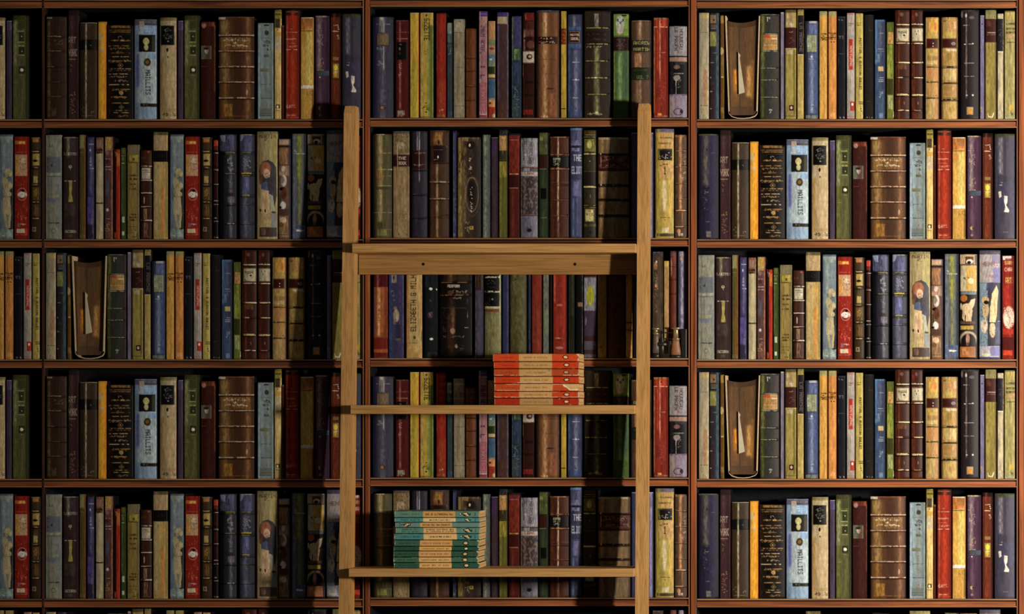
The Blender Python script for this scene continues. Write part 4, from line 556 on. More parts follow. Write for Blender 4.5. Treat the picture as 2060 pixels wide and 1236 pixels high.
k(853, 1012, 133, '4c6231', 'mottled green book with a capital letter on top', R(856, 138, 1008, 352, '6c863c'), E(925, 240, 42, 90, '9ca28e'), E(925, 310, 34, 24, 'a8988e'), R(940, 145, 990, 160, '1c2410'), T(894, 186, 960, 234, '3c3a80', 'Y'), B(n_, 366, n_, 504, '2d1716'), V(925, 22, '7c7c80', .5, 370, 500), Q(890, 385, 985, 490, '8a5c54', 26), V(925, 20, '7f9f70', .75, 520, 1000), V(985, 16, '3e5650', .8, 510, 960), V(866, 9, '7c963c', .7, 510, 1000), R(856, 1000, 1010, 1160, '3e5222', .6), H(1076, 4, '5c7038', 870, 1000))
k(1028, 1236, 200, '5d4331', 'buff book with black and green title bands', R(n_, 200, n_, 210, '8c6c4c'), V(1120, 22, 'a98a63', .8, 215, 395), R(1070, 530, 1140, 666, 'a9794f', .85), V(1165, 22, '6e5038', .7, 530, 660), V(1105, 24, '9b7a5a', .7, 800, 1060), V(1130, 10, 'b0947a', .5), B(1034, 400, 1228, 516, '2f2b1d'), T(1056, 408, 1222, 440, '95935e', 'ANDREW'), T(1056, 474, 1222, 504, '95935e', 'MARTIN'), B(n_, 670, n_, 796, '272d1b'), T(1060, 686, 1200, 705, '3f4c30', 'VOLUME'), T(1092, 748, 1208, 785, '5f7046', 'VOL 7'), V(1226, 9, '2c1f17', .85), V(1036, 8, '30231a', .8))
k(1252, 1406, 172, '8a2c1a', 'orange red book with an ochre edge', R(n_, 172, n_, 192, '9c8050', .8), R(1280, 192, 1402, 264, 'b0401f', .9), V(1262, 8, 'b48546', .9, 270, 1120), V(1322, 6, 'd59a88', .9, 200, 780), V(1395, 9, '541a14', .8), E(1335, 222, 8, 8, '5c1410'), H(266, 7, 'd8a080', 1255, 1405), H(520, 5, 'c87c66', 1290, 1378), V(1300, 10, 'c84a24', .6, 280, 700), Q(1290, 780, 1372, 1050, '8c5464', 44), R(1300, 1124, 1340, 1146, 'cc902f'), R(1265, 1146, 1400, 1160, '8a8a8a', .6))
k(1408, 1602, 254, '171b1f', 'white and black book with vertical lettering', R(1410, 258, 1602, 556, '8c868a'), R(1410, 262, 1450, 540, '8098a0', .6), T(1466, 270, 1500, 500, '241f24', 'LE PROPH', 1), T(1515, 285, 1552, 490, '241f24', 'NOUVEAU', 1), E(1505, 515, 8, 12, 'a04c38'), R(n_, 552, n_, 562, '120f10'), R(1410, 566, 1602, 612, '9c7c6c'), R(1470, 612, 1570, 640, '5c5560', .6), E(1490, 665, 34, 22, '7c5c58'), H(730, 6, '9c9088', 1455, 1560), E(1490, 775, 36, 30, '8c807c'), Q(1450, 740, 1530, 870, '9c8c80', 20), V(1483, 3, 'd8d0c8', .9, 800, 1110), R(1410, 936, 1602, 1168, '877a8c'), R(1410, 960, 1470, 1165, '9c8a7c', .6), H(945, 6, '3c3440', 1420, 1596), O(1505, 1112, 44, 32, '2c262f'), E(1535, 1108, 14, 20, '2c262f'), V(1440, 14, '3c3244', .7, 610, 930))

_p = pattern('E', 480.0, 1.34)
crop(740, 245, 4.945)
k(40, 240, 128, '565131', 'olive cloth book worn pale down the middle', V(56, 20, '1a1722', .9), V(122, 24, '9c9262', .85, 130, 1000), V(130, 12, 'b09a6c', .6, 150, 900), V(225, 14, '38331c', .8), R(78, 124, 165, 136, 'a8a088'), H(318, 5, '9c9464', 90, 230), H(480, 6, 'a09868', 90, 230), E(235, 480, 6, 4, 'd8d8b8'), R(90, 490, 140, 630, '9c6630', .6), H(546, 4, '8c8454', 140, 230), H(642, 5, '9c9464', 90, 230), R(80, 650, 235, 680, '3c3620', .7), H(908, 5, '9c9464', 45, 235), R(95, 1080, 190, 1140, '7a7e3c', .8), H(1075, 3, '8c8454', 100, 230))  # the pale middle is a painted highlight
k(243, 410, 98, '8b7553', 'cream book with a dark red title patch', R(n_, 98, n_, 128, '5c5448'), R(250, 130, 405, 322, '7c6a48', .9), E(325, 240, 40, 34, 'a8957c', .8), R(340, 135, 375, 200, 'a88a58', .7), MT('5c4c34', .5, 4, 130, 320), B(n_, 330, n_, 455, '3e1612', '7c5c4c'), T(300, 352, 378, 382, 'b8a898', 'THE'), T(306, 402, 382, 432, 'b8a898', 'BOOK'), V(293, 5, 'b8ad88', .95, 250, 456), R(250, 470, 404, 640, '947b56', .6), V(395, 12, '6a5236', .7, 460, 1150), Q(255, 900, 390, 1150, '4a3a28', 24), MT('9c8a60', .4, 8, 700, 1150))
k(428, 592, 98, '35303e', 'slate violet book with a maroon panel', V(492, 6, 'a8a0a8', .8, 105, 300), V(512, 5, 'bcb4b8', .85, 105, 600), B(438, 288, 585, 484, '3b1614', '6c4c48'), V(512, 5, 'a89c9c', .8, 290, 470), Q(450, 310, 575, 325, '8c6c68', 18), Q(450, 430, 575, 445, 'b8a8a0', 12), G(492, 7, '100c10', 440, 590), G(736, 8, '14101a', 430, 590), H(726, 4, '9c949c', 440, 490), G(966, 8, '14101a', 430, 590), V(440, 8, '24202c', .8), V(582, 9, '1e1a24', .8), V(480, 16, '484254', .6, 500, 1140))
k(607, 806, 92, '50341f', 'brown ribbed book with a gold square above', R(n_, 92, n_, 104, '4c4c50'), V(690, 12, 'b69c7c', .75, 420, 1160), R(650, 108, 745, 236, '8e6434', .95), R(665, 130, 735, 190, 'a47838', .8), E(705, 210, 10, 22, '3c2814'), R(745, 108, 795, 238, '4c3418', .7), B(612, 246, 792, 412, '2e1915'), H(286, 5, '7c6454', 660, 750), E(700, 358, 7, 14, 'd8c8b0'), H(385, 8, 'a08c70', 655, 700), E(787, 250, 5, 6, 'd8d0c8'), G(418, 6, '24150c', 610, 800), G(604, 14, '9c8c6c', 610, 806), G(772, 12, '9c8464', 612, 806), G(942, 6, '6c5038', 615, 670), G(956, 6, '6c5038', 740, 806), V(640, 16, '6a4830', .6), V(790, 12, '341e12', .8))
k(838, 880, 94, '3e4160', 'very thin slate blue book', V(850, 6, '6c70a0', .7), V(872, 6, '2c2e44', .7), E(860, 105, 14, 12, '2c2a44'), MT('6c6850', .5, 4, 600, 1000), R(842, 1000, 878, 1040, '44507c', .7), E(856, 1132, 10, 12, '7c6c50'))
k(884, 1128, 158, '46352a', 'thick marbled brown and gold book', V(915, 34, 'a18c4a', .95, 190, 1160), V(965, 18, '8c7250', .7, 260, 1000), R(890, 160, 1000, 200, 'a8854a', .8), R(900, 160, 1120, 180, '9c8c78', .5), E(1030, 240, 45, 40, '231712'), V(1075, 34, '241914', .75, 250, 1160), E(1035, 715, 42, 130, '1f1410', .85), O(1035, 730, 62, 170, '857058', .8), O(1035, 745, 80, 200, '5c4c3c', .6), V(1118, 12, '140e0c', .9), E(1013, 240, 9, 18, 'cdb090'), Q(1010, 370, 1030, 520, 'e8e0c8', 14), Q(1018, 640, 1040, 900, 'e8e0c8', 16), Q(975, 380, 1010, 480, '3c2c20', 18), Q(970, 990, 1010, 1120, 'a89878', 18), R(1008, 1044, 1050, 1082, '9c843c'), E(1030, 1060, 8, 10, '5c4820'), V(895, 7, '6c5c34', .8), MT('2c2018', .5, 5, 300, 560))
k(1134, 1215, 133, '5e645c', 'slim grey green book', R(1136, 138, 1205, 280, '707a68', .8), V(1165, 10, '8e9684', .75), V(1206, 8, '3c403a', .8), MT('4c524c', .4, 5))
k(1220, 1292, 158, '46353f', 'slim plum purple book', R(1224, 165, 1288, 315, '4c325a', .9), V(1284, 7, '2c2028', .8), R(n_, 158, n_, 166, '7c7080'))
k(1297, 1387, 84, '5d5d24', 'slim lime green book with an amber head', R(n_, 84, n_, 142, '2e2e33'), Q(1305, 90, 1380, 130, '5c5c60', 8), R(1299, 143, 1386, 290, 'a37c4a'), E(1345, 165, 20, 12, 'b89868'), B(1304, 293, 1385, 386, '3b3523'), V(1340, 6, '7c6c40', .7, 295, 330), R(n_, 388, n_, 398, '0e0c0a'), R(1304, 400, 1386, 560, '8e812e', .9), V(1320, 9, '84803a', .7, 560, 1150), V(1380, 6, '3c3c18', .8))
k(1393, 1509, 120, '551d17', 'red book with a darker lower band', R(n_, 120, n_, 138, '2c2428'), R(1397, 140, 1507, 512, '7e2c1e', .95), H(178, 16, '5c2c50', 1405, 1500), H(185, 6, 'b07050', 1410, 1500), H(525, 14, 'a5724c', 1405, 1500), R(1403, 540, 1500, 655, '3e1411', .95), H(664, 6, 'a07058', 1405, 1495), V(1440, 16, '7c3428', .7, 680, 1140), V(1404, 8, '34100e', .8, 680, 1150))
k(1513, 1690, 166, '5c545a', 'grey white book with torn collage front', R(1515, 170, 1685, 455, '8e8c94', .95), T(1540, 200, 1580, 420, '4c4854', 'HELEN MAY', 1), T(1600, 205, 1640, 430, '4c4854', 'MERCURY', 1), V(1570, 10, 'b8b4b4', .7, 230, 440), G(458, 7, '9c5c4c', 1515, 1690), R(1545, 465, 1610, 500, 'a8a8a8', .7), R(1515, 503, 1685, 546, '9e9890'), T(1560, 508, 1660, 536, '8a3c30', 'LAME'), R(1522, 552, 1685, 925, '3a2e2c', .95), MT('7c6c68', .7, 4, 552, 925), V(1560, 14, '7c6c68', .6, 560, 920), G(930, 8, '84504c', 1515, 1690), R(1517, 942, 1685, 1155, '6e6c78', .95), R(1535, 960, 1620, 1110, '5c5c74', .6), E(1605, 1085, 24, 18, '19191f'), Q(1585, 1060, 1630, 1080, '19191f', 8), V(1523, 6, 'a8a498', .6))
crop(1060, 245, 4.944)
k(113, 216, 110, '2f3b24', 'slim bottle green book with a black square', R(117, 113, 210, 330, '5a6131', .9), E(140, 170, 16, 20, '8c8c58', .6), B(114, 334, 214, 468, '3d1a10'), H(474, 4, '8a8458', 120, 210), V(160, 14, '44543a', .7, 490, 1150), R(134, 666, 194, 776, '0b0b0b'), V(209, 7, '1a2014', .85), H(960, 12, '5a6a50', 135, 195))
k(218, 420, 153, '502718', 'brown leather book with a black title band', R(n_, 153, n_, 165, '9c7048'), V(250, 18, '6e4228', .75), V(310, 8, 'bda68a', .95, 160, 1000), V(312, 12, '9c8068', .6, 1000, 1150), V(405, 12, '34150d', .85), B(n_, 350, n_, 460, '10110f'), V(310, 8, '8a8474', .8, 350, 460), T(258, 366, 332, 388, 'b0b098', 'SPR'), Q(262, 395, 330, 445, 'a8a890', 22), G(332, 8, 'a07c54', 235, 415), G(474, 10, 'b0845a', 230, 415), H(610, 4, '844c38', 230, 415), G(640, 4, '844c38', 230, 330), G(784, 5, '94583f', 230, 415), G(942, 5, '94583f', 220, 415), R(330, 170, 410, 320, '5c2c1c', .6))
k(422, 550, 66, '3f4260', 'blue book lettered with a large white title', R(n_, 66, n_, 92, '5b7ba3'), R(430, 100, 545, 240, '5c5c84', .8), R(440, 190, 520, 240, '7e7ea0', .8), G(252, 7, '16161e', 440, 545), R(440, 265, 520, 300, '8c8cac', .7), T(458, 332, 541, 396, 'adadbc', 'THE'), T(444, 450, 546, 522, 'adadbc', 'ELIOT'), R(440, 580, 545, 755, '5c5884', .7), PG('6c6c94', 460, 600, 520, 600, 505, 750, 455, 740), V(460, 12, '6880a4', .8, 760, 1150), V(500, 14, '6a74a0', .5, 760, 1150), V(544, 6, '20222e', .85), H(575, 4, '20222e', 500, 548))
k(555, 686, 88, '352e1b', 'dark olive book with gilt panels', R(560, 92, 680, 130, '564822', .8), G(138, 6, 'a08c48', 560, 682), G(158, 6, '8c7c40', 560, 682), B(567, 178, 667, 302, '6d6727', '9c8c3c'), E(620, 232, 26, 42, '9e9646'), E(612, 240, 10, 30, 'b8b478'), V(676, 6, '8c8438', .7, 160, 320), G(326, 13, 'b9a968', 562, 682), R(565, 340, 684, 495, '3b321d', .8), H(500, 5, '5c5030', 565, 685), E(625, 398, 4, 4, 'b8b090'), R(565, 508, 684, 640, '201a10', .8), G(654, 16, 'c0b074', 562, 685), R(565, 672, 686, 820, '3b321d', .8), E(630, 745, 4, 18, '7c7450'), G(838, 6, '8a7c3c', 565, 688), G(860, 6, '8a7c3c', 565, 688), B(574, 874, 666, 1000, 'aca264', '5c5020'), T(604, 882, 632, 904, '191510', '12'), T(588, 916, 660, 936, '191510', 'VII'), E(632, 950, 4, 4, '191510'), E(632, 974, 4, 4, '191510'), R(566, 1022, 690, 1050, '6a6438', .7), E(632, 1105, 14, 18, '191510', .8))
k(698, 1030, 160, '73593b', 'very thick buff book with chestnut bands', R(n_, 160, n_, 182, '9c8c6c'), V(745, 16, 'a88655', .85), V(860, 60, '948868', .65), V(1020, 12, '2a1d14', .9), V(704, 8, '2c1c12', .85), R(700, 318, 1028, 498, '3e1d15', .9), G(328, 8, '1f0f0b', 706, 1022), E(735, 328, 6, 6, 'd8c0b0'), B(728, 345, 1012, 466, '47201a', '8c5c4c'), V(735, 4, 'c89c88', .9, 350, 460), Q(765, 378, 830, 395, 'a07c70', 10), Q(790, 430, 870, 448, 'a07c70', 12), MT('846450', .6, 4, 350, 460), Q(900, 370, 970, 400, 'a07c70', 16), G(486, 8, '1f0f0b', 706, 1022), R(700, 492, 1028, 503, '84502c', .7), G(634, 16, '24120d', 704, 1024), E(738, 634, 6, 6, 'd8c0b0'), G(778, 14, '24120d', 704, 1024), G(936, 16, '24120d', 706, 1024), R(730, 800, 900, 905, '8a5c34', .5), R(860, 960, 1010, 1140, '6a5c44', .6))
k(1034, 1256, 112, '4c4a6c', 'lavender blue book half hidden by the ladder post', V(1236, 14, '8a88a8', .8), V(1250, 8, '3c3a54', .8), R(n_, 112, n_, 125, '7c88a8'))
k(1268, 1461, 76, 'a38d40', 'tall yellow and peach book with a black block', R(n_, 76, n_, 112, '685f78'), R(1305, 118, 1456, 272, 'b58f54', .95), V(1278, 8, '4c4424', .8, 112, 1120), T(1325, 156, 1452, 172, '16120e', 'MICHAEL'), T(1306, 212, 1432, 228, '16120e', 'AMENTO'), B(1303, 276, 1446, 390, '1d130f'), Q(1320, 310, 1440, 375, 'd8d0c8', 12), R(1310, 275, 1440, 292, '5c5450', .7), R(1305, 396, 1458, 570, 'b4905c', .85), T(1356, 452, 1388, 530, '2a1510', '1'), H(430, 9, '2a1510', 1352, 1402), Q(1325, 425, 1345, 445, '2a1510', 3), V(1368, 20, 'cbc7ae', .8, 590, 900), V(1425, 16, 'bd9a3c', .8, 590, 950), H(960, 5, '2a2014', 1325, 1425), E(1373, 985, 5, 5, '2a2014'), R(1345, 1060, 1410, 1110, 'c8c8b0', .8), R(1290, 1118, 1458, 1150, '484230'), V(1310, 12, '9c9838', .7))
k(1466, 1600, 134, '5d4733', 'brown mottled book with fine pale rules', V(1527, 15, 'c48f62', .95, 140, 900), R(1470, 136, 1560, 160, 'b08460', .7), G(296, 5, 'b89270', 1475, 1580), G(456, 5, 'a8866a', 1478, 1590), G(618, 5, 'a8866a', 1478, 1590), Q(1530, 320, 1580, 440, 'a88c70', 26), Q(1530, 470, 1585, 590, 'a88c70', 26), R(1480, 640, 1510, 760, '6c5040', .6), G(774, 5, 'a8866a', 1478, 1590), G(889, 8, 'd8a888', 1478, 1590), V(1545, 10, '9c7454', .7, 900, 1060), G(1051, 7, 'd8a888', 1478, 1575), E(1510, 1095, 18, 22, 'c89068'), R(1505, 1115, 1552, 1142, 'cfc4b4', .9), V(1590, 9, '38281d', .8))

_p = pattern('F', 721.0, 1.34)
crop(740, 540, 6.179)
k(62, 245, -120, '8f4826', 'orange red book with a crimson head and foot', R(n_, -120, n_, 236, '5a1820'), V(122, 16, 'a86058', .8, -100, 230), V(82, 14, '6a4c54', .85, 240, 860), V(135, 20, 'cba364', .9, 240, 850), V(180, 14, 'a8683c', .6, 240, 860), Q(128, 400, 142, 720, '6a3c1c', 14), V(225, 14, '6a2c1c', .6, 240, 860), R(n_, 862, n_, 1005, '6c1b14', .95), R(74, 1008, n_, 1045, 'a8522f', .95), R(n_, 1048, n_, 1110, '641712', .95), V(165, 24, '841f18', .6, 870, 1000))
k(248, 442, -100, '3d3b5c', 'blue violet book with pale peeling patches', V(280, 26, '3d4f7c', .9), V(400, 20, '483c70', .8), V(434, 6, '6c6078', .8), R(290, 76, 355, 185, '8d8674', .95), E(318, 120, 10, 20, '2c2c30'), Q(290, 230, 330, 420, '7c7c94', 14), R(305, 478, 368, 520, '7c7670', .95), E(350, 590, 36, 78, '9e8c70'), R(312, 540, 350, 700, '7c746c', .8), E(342, 640, 5, 12, '3c3438'), R(350, 700, 410, 870, '2f2b3c', .8), E(372, 886, 34, 13, '6b5b34'), R(340, 930, 440, 1110, '3c3654', .6))
k(468, 672, -140, 'aa8c55', 'cream book with tall hand drawn lettering', V(480, 14, 'b56e3e', .85), R(540, 800, 662, 920, '9c9058', .8), T(526, 84, 598, 785, '2c2414', 'ELIZABETH G MILH', 3), T(550, 842, 592, 880, '2c2414', 'e', 3), H(930, 8, '2c2414', 508, 612), H(970, 5, '4c3c24', 560, 572), V(664, 5, '4c3c24', .8, 770, 900), R(480, 950, 668, 1110, 'b09050', .5))
k(690, 866, -120, '1f2125', 'charcoal book with two white spots', R(692, 80, 760, 240, '2c3c48', .7), V(800, 24, '2c2c30', .7), E(780, 257, 22, 15, 'd0d0c0'), E(850, 262, 6, 10, 'b0b0a8'), E(775, 402, 14, 9, '4c4448'), E(770, 585, 38, 40, '4c4040', .7), Q(750, 540, 800, 610, '8c7874', 10), E(788, 880, 24, 14, 'd0d0c0'), V(705, 9, '101114', .8), R(740, 1040, 860, 1115, '3c443c', .8))
k(886, 1296, -130, '15100e', 'very thick black book with bronze ornament', V(1045, 46, '4c3020', .8, 350, 1110), V(1058, 22, '947050', .7, 480, 820), V(1010, 26, '5c3018', .7, 560, 1000), R(940, -120, 1250, 165, '402a1a', .9), V(1030, 26, '9c7850', .6, -100, 170), G(178, 12, '7c5834', 910, 1240), T(990, 205, 1140, 238, 'c0b49c', 'PERFORM'), Q(1060, 275, 1240, 300, 'a8947c', 22), E(1030, 300, 44, 24, '6c4c2c', .8), G(335, 16, '805a34', 895, 1255), Q(1090, 305, 1240, 325, '6c5440', 14), Q(1060, 365, 1160, 390, 'a89c88', 14), V(1236, 4, '8c8884', .8, 380, 450), H(495, 10, '4c3424', 915, 1240), V(1238, 5, '9c9890', .8, 540, 620), O(1000, 560, 60, 70, '5c3c2c', .6), H(678, 5, '4c4c54', 910, 970), H(740, 8, '8c7c70', 1200, 1250), Q(930, 730, 970, 790, '6c6460', 8), E(1055, 780, 30, 36, '9c7c60'), Q(930, 845, 1200, 862, '8c7c6c', 18), E(1100, 970, 16, 24, '8c7460'), Q(1100, 950, 1190, 1030, '5c5048', 10))
k(1326, 1438, -130, '4b4357', 'purple grey book with a brown label', V(1333, 4, 'b8b0bc', .95), V(1385, 28, '565060', .6), B(1342, -60, 1416, 272, '3f2719'), V(1368, 10, '5c3828', .7, -40, 260), V(1430, 7, '2f2838', .8))
k(1442, 1656, -120, '706c45', 'sage book with stacked black title panels', B(1446, -110, 1640, 478, '0b0b0c'), H(110, 20, 'a8a284', 1444, 1640), H(292, 20, 'a8a284', 1444, 1640), Q(1460, 145, 1600, 200, '5c5c5c', 14), Q(1470, 230, 1590, 245, '444448', 10), E(1550, 388, 12, 14, '7c7c80'), V(1512, 3, '5c4c44', .8, 360, 430), V(1578, 3, '5c4c44', .8, 360, 430), Q(1455, 430, 1520, 460, '5c4c3c', 10), H(489, 26, 'a8a47c', 1444, 1642), R(1450, 510, 1640, 544, '74341f', .9), V(1641, 4, 'b8b490', .9, -100, 700), MT('7c7a50', .5, 10, 560, 1110), R(1450, 590, 1650, 700, '7c7e58', .5))
k(1661, 1752, -100, '2b3559', 'slim dark blue book', V(1735, 11, '54455c', .9), V(1670, 6, '1c2038', .8), V(1700, 14, '34406c', .6))
k(1757, 1974, -120, '4f4b27', 'wide olive cloth book', V(1815, 22, '7e6b4c', .9, -100, 330), Q(1780, 80, 1910, 190, '2c2418', 22), V(1800, 22, '6c6038', .6, 330, 1100), V(1880, 34, '52562a', .8), MT('6c683c', .5, 8), V(1962, 12, '2c2a16', .85))
k(1982, 2026, -100, '2a2a44', 'very slim midnight blue book', V(2010, 8, '3c3c64', .6), MT('3c4050', .5, 6))
crop(1060, 500, 5.15)
k(40, 155, 80, '7e2c1d', 'plain brick red book', V(70, 16, '8c3424', .6), V(115, 24, '8a4226', .7, 600, 1100), V(148, 6, '54180f', .8))
k(160, 226, 70, '6c6f62', 'narrow pale sage book', V(172, 6, '848878', .6), MT('4c5454', .5, 6), V(220, 5, '4c4c40', .7), R(165, 640, 220, 900, '70785c', .6), V(195, 16, '5c5c6c', .5, 900, 1060))
k(230, 260, 90, '21160f', 'very thin black book between pale and red ones', V(245, 6, '2c2018', .5))
k(264, 410, 70, '8d2b1c', 'glossy vermilion book with pale scuffs', V(285, 10, 'bf6148', .9, 80, 560), V(380, 22, 'a0321f', .6), V(404, 6, '4c1710', .8), R(310, 575, 368, 600, 'b46e5c', .9), Q(280, 540, 330, 600, '4c1410', 5), H(930, 14, 'b56c5a', 290, 378), R(310, 945, 360, 960, '4c1c18', .8), R(275, 1000, 385, 1100, '843428', .7), E(335, 1030, 40, 14, 'b8705c'))
k(425, 492, 80, '24251c', 'dark olive green book', V(436, 6, '54584c', .6), V(470, 14, '3c4030', .7, 150, 700), V(462, 10, '3c2c20', .6, 800, 1000))
k(496, 577, 76, '0f1113', 'black book with a small brass tag', R(526, 560, 575, 605, '7c5e3e'), V(574, 3, '8c8480', .8), H(608, 5, '050505'))
k(583, 722, 80, '5c5159', 'grey and violet book with a yellow oval', R(n_, 80, n_, 296, '421a16'), R(586, 305, 714, 645, '7e7e86', .95), R(586, 310, 620, 640, '94949c', .6), E(655, 490, 38, 102, '92921d'), R(586, 648, 716, 902, '433447', .95), E(608, 750, 10, 46, '7c7078', .8), R(586, 902, 716, 962, '3e1e19', .95), R(586, 965, 716, 1045, '55505c', .8), R(586, 1048, 716, 1095, '442222', .8), H(1115, 10, '6c747c', 590, 715), V(717, 5, '3c343c', .8))
k(730, 829, 75, 'a07a48', 'slim tan book leaning beside the wide maroon one', R(735, 400, 829, 1145, '8a742e', .8), V(740, 8, 'b08c58', .6), E(770, 1020, 14, 8, '5c4c20'), V(825, 5, '6c2c1c', .7))
k(836, 1012, 70, '4c2415', 'wide maroon brown book', V(870, 16, '5c2f1c', .7), V(960, 30, '3c1c14', .6), MT('5c3020', .5, 8), V(1005, 7, '24100b', .8))
k(1020, 1092, 78, 'a3742c', 'slim amber book with a dark ring low down', V(1030, 8, 'b88840', .6), H(770, 14, '3c1f0e'), R(1028, 790, 1092, 826, 'a07a54', .9), H(850, 12, '3c1f0e'), R(1040, 890, 1088, 1050, 'b08a30', .8), E(1065, 1080, 22, 12, 'a07a58'))
k(1098, 1282, 76, '1f2130', 'dark navy book half hidden by the ladder post', V(1200, 30, '2c3044', .6))
k(1292, 1408, 32, '4e3f2e', 'tall umber book with peach script', R(1294, 38, 1392, 84, '3c3644'), H(40, 7, '7c7884', 1300, 1380), V(1302, 7, '6c6054', .6), E(1330, 178, 20, 40, 'a67450'), E(1342, 138, 6, 12, 'd8ccc0'), Q(1320, 260, 1355, 340, 'bd8f68', 14), Q(1325, 340, 1362, 440, 'bd8f68', 18), E(1335, 385, 12, 18, 'b88860'), Q(1318, 450, 1352, 640, '8c7458', 16), E(1340, 655, 10, 12, '94765a'), V(1400, 8, '332a20', .8), MT('5c5038', .4, 8), recess=1)
k(1412, 1470, 128, 'a5834c', 'thin yellow and peach book tilted to the side', R(1412, 128, 1462, 190, 'b5a444', .95), V(1420, 6, 'b09a50', .8), V(1460, 8, 'a06c54', .8, 300, 1100), recess=1)
k(1474, 1550, 26, '5e2b1b', 'red brown ribbed book', R(1482, 26, 1536, 80, '5c527c', .8), V(1494, 7, 'bda090', .8, 90, 280), R(1500, 85, 1545, 170, '8c4428', .7), G(180, 5, 'b07850', 1500, 1545), G(322, 6, '381610', 1475, 1550), G(470, 6, '381610', 1475, 1550), V(1520, 14, '7c3a24', .7), V(1545, 6, '30120c', .8), recess=1)
k(1556, 1660, 28, '4d4863', 'slate blue book with a small orange spot', V(1605, 17, '9aa2b6', .8), V(1650, 10, '4a3a60', .9), R(1575, 28, 1630, 80, '848494', .7), E(1600, 105, 14, 20, 'b5895e'), V(1563, 7, '3c3a50', .7), recess=1)

# ---------------------------------------------------------------- the setting
def structure(name, a, b, mat):
    m = MB(); m.box(a, b, mat); o = m.build(name); o['kind'] = 'structure'; return o
XL, XR = wx(-190), wx(2240)
TOPZ, BOTZ = wz(-190), 0.0
structure('floor', (XL - 1.2, -3.4, -.05), (XR + 1.6, .25, 0.0), M['floor'])
structure('wall_back', (XL - 1.2, .152, -.05), (XR + 1.6, .25, 3.1), M['wall'])

# ---------------------------------------------------------------- the bookcase printed on the wallpaper
SH = [15.5, 257.0, 498.5, 740.5, 981.0, 1222.5, 1464.0]      # lower edge of each shelf board in the frame
def dy_mid(bay): return -2.5 if bay == 'ladder' else 0.0
BAYS = {'far': (-190, 83.5), 'dim': (88.5, 729.5), 'ladder': (744.5, 1385), 'bright': (1402, 2045)}
case = empty('wallpaper', (wx(1030), 0.07, 0.0))  # flat wall print modelled as solid shelves
tag(case, 'shelf-printed red brown bookcase filling the whole wall behind the oak ladder shelf', 'wallpaper')
CASE = Vector(case.location)
def case_part(mb, name):
    o = mb.build(name); o.parent = case; o.location = -CASE; return o
for bay, (xa, xb) in BAYS.items():
    for i, sy in enumerate(SH):
        sy = sy + dy_mid(bay)
        a, b = wx(xa), wx(xb); z = lambda v: wz(sy + v)
        m = MB()
        m.box((a, .0012, z(-1.9)), (b, .145, z(-11.4)), M['mah_h'])                 # face
        m.box((a, -.0016, z(0)), (b, .012, z(-2.0)), M['bead_h'], .0006)            # lower bead
        m.box((a, .0040, z(-11.4)), (b, .145, z(-14.2)), M['groove'])               # dark groove
        m.box((a, -.0008, z(-14.2)), (b, .012, z(-17)), M['bead_h'], .0006)         # upper lip
        m.box((a, .012, z(-14.2)), (b, .148, z(-17)), M['inside'])
        m.box((a, .012, z(0.0)), (b, .148, z(-1.95)), M['inside'])
        case_part(m, 'shelf_board')
for xa, xb, beads in ((729.5, 744.5, 1), (1385, 1402, 1), (2045, 2066, 1), (83.5, 88.5, 0), (-196, -190, 0)):
    m = MB(); a, b = wx(xa), wx(xb)
    if beads:
        m.box((a, -.0014, 0), (wx(xa + 2.2), .02, TOPZ), M['bead_v'], .0006)
        m.box((wx(xa + 2.2), .0035, 0), (wx(xa + 4.6), .02, TOPZ), M['groove'])
        m.box((wx(xa + 4.6), .0, 0), (b - .9 * S, .02, TOPZ), M['mah_v'], .0012)
        m.box((b - .9 * S, .004, 0), (b, .02, TOPZ), M['groove'])
    else:
        m.box((a, .0015, 0), (b, .02, TOPZ), M['mah_dark'], .0008)
    m.box((a, .02, 0), (b, .148, TOPZ), M['inside'])
    case_part(m, 'upright')
m = MB(); m.box((XL, .1485, 0), (wx(2066), .1515, TOPZ), M['inside']); case_part(m, 'wallpaper_back_panel')

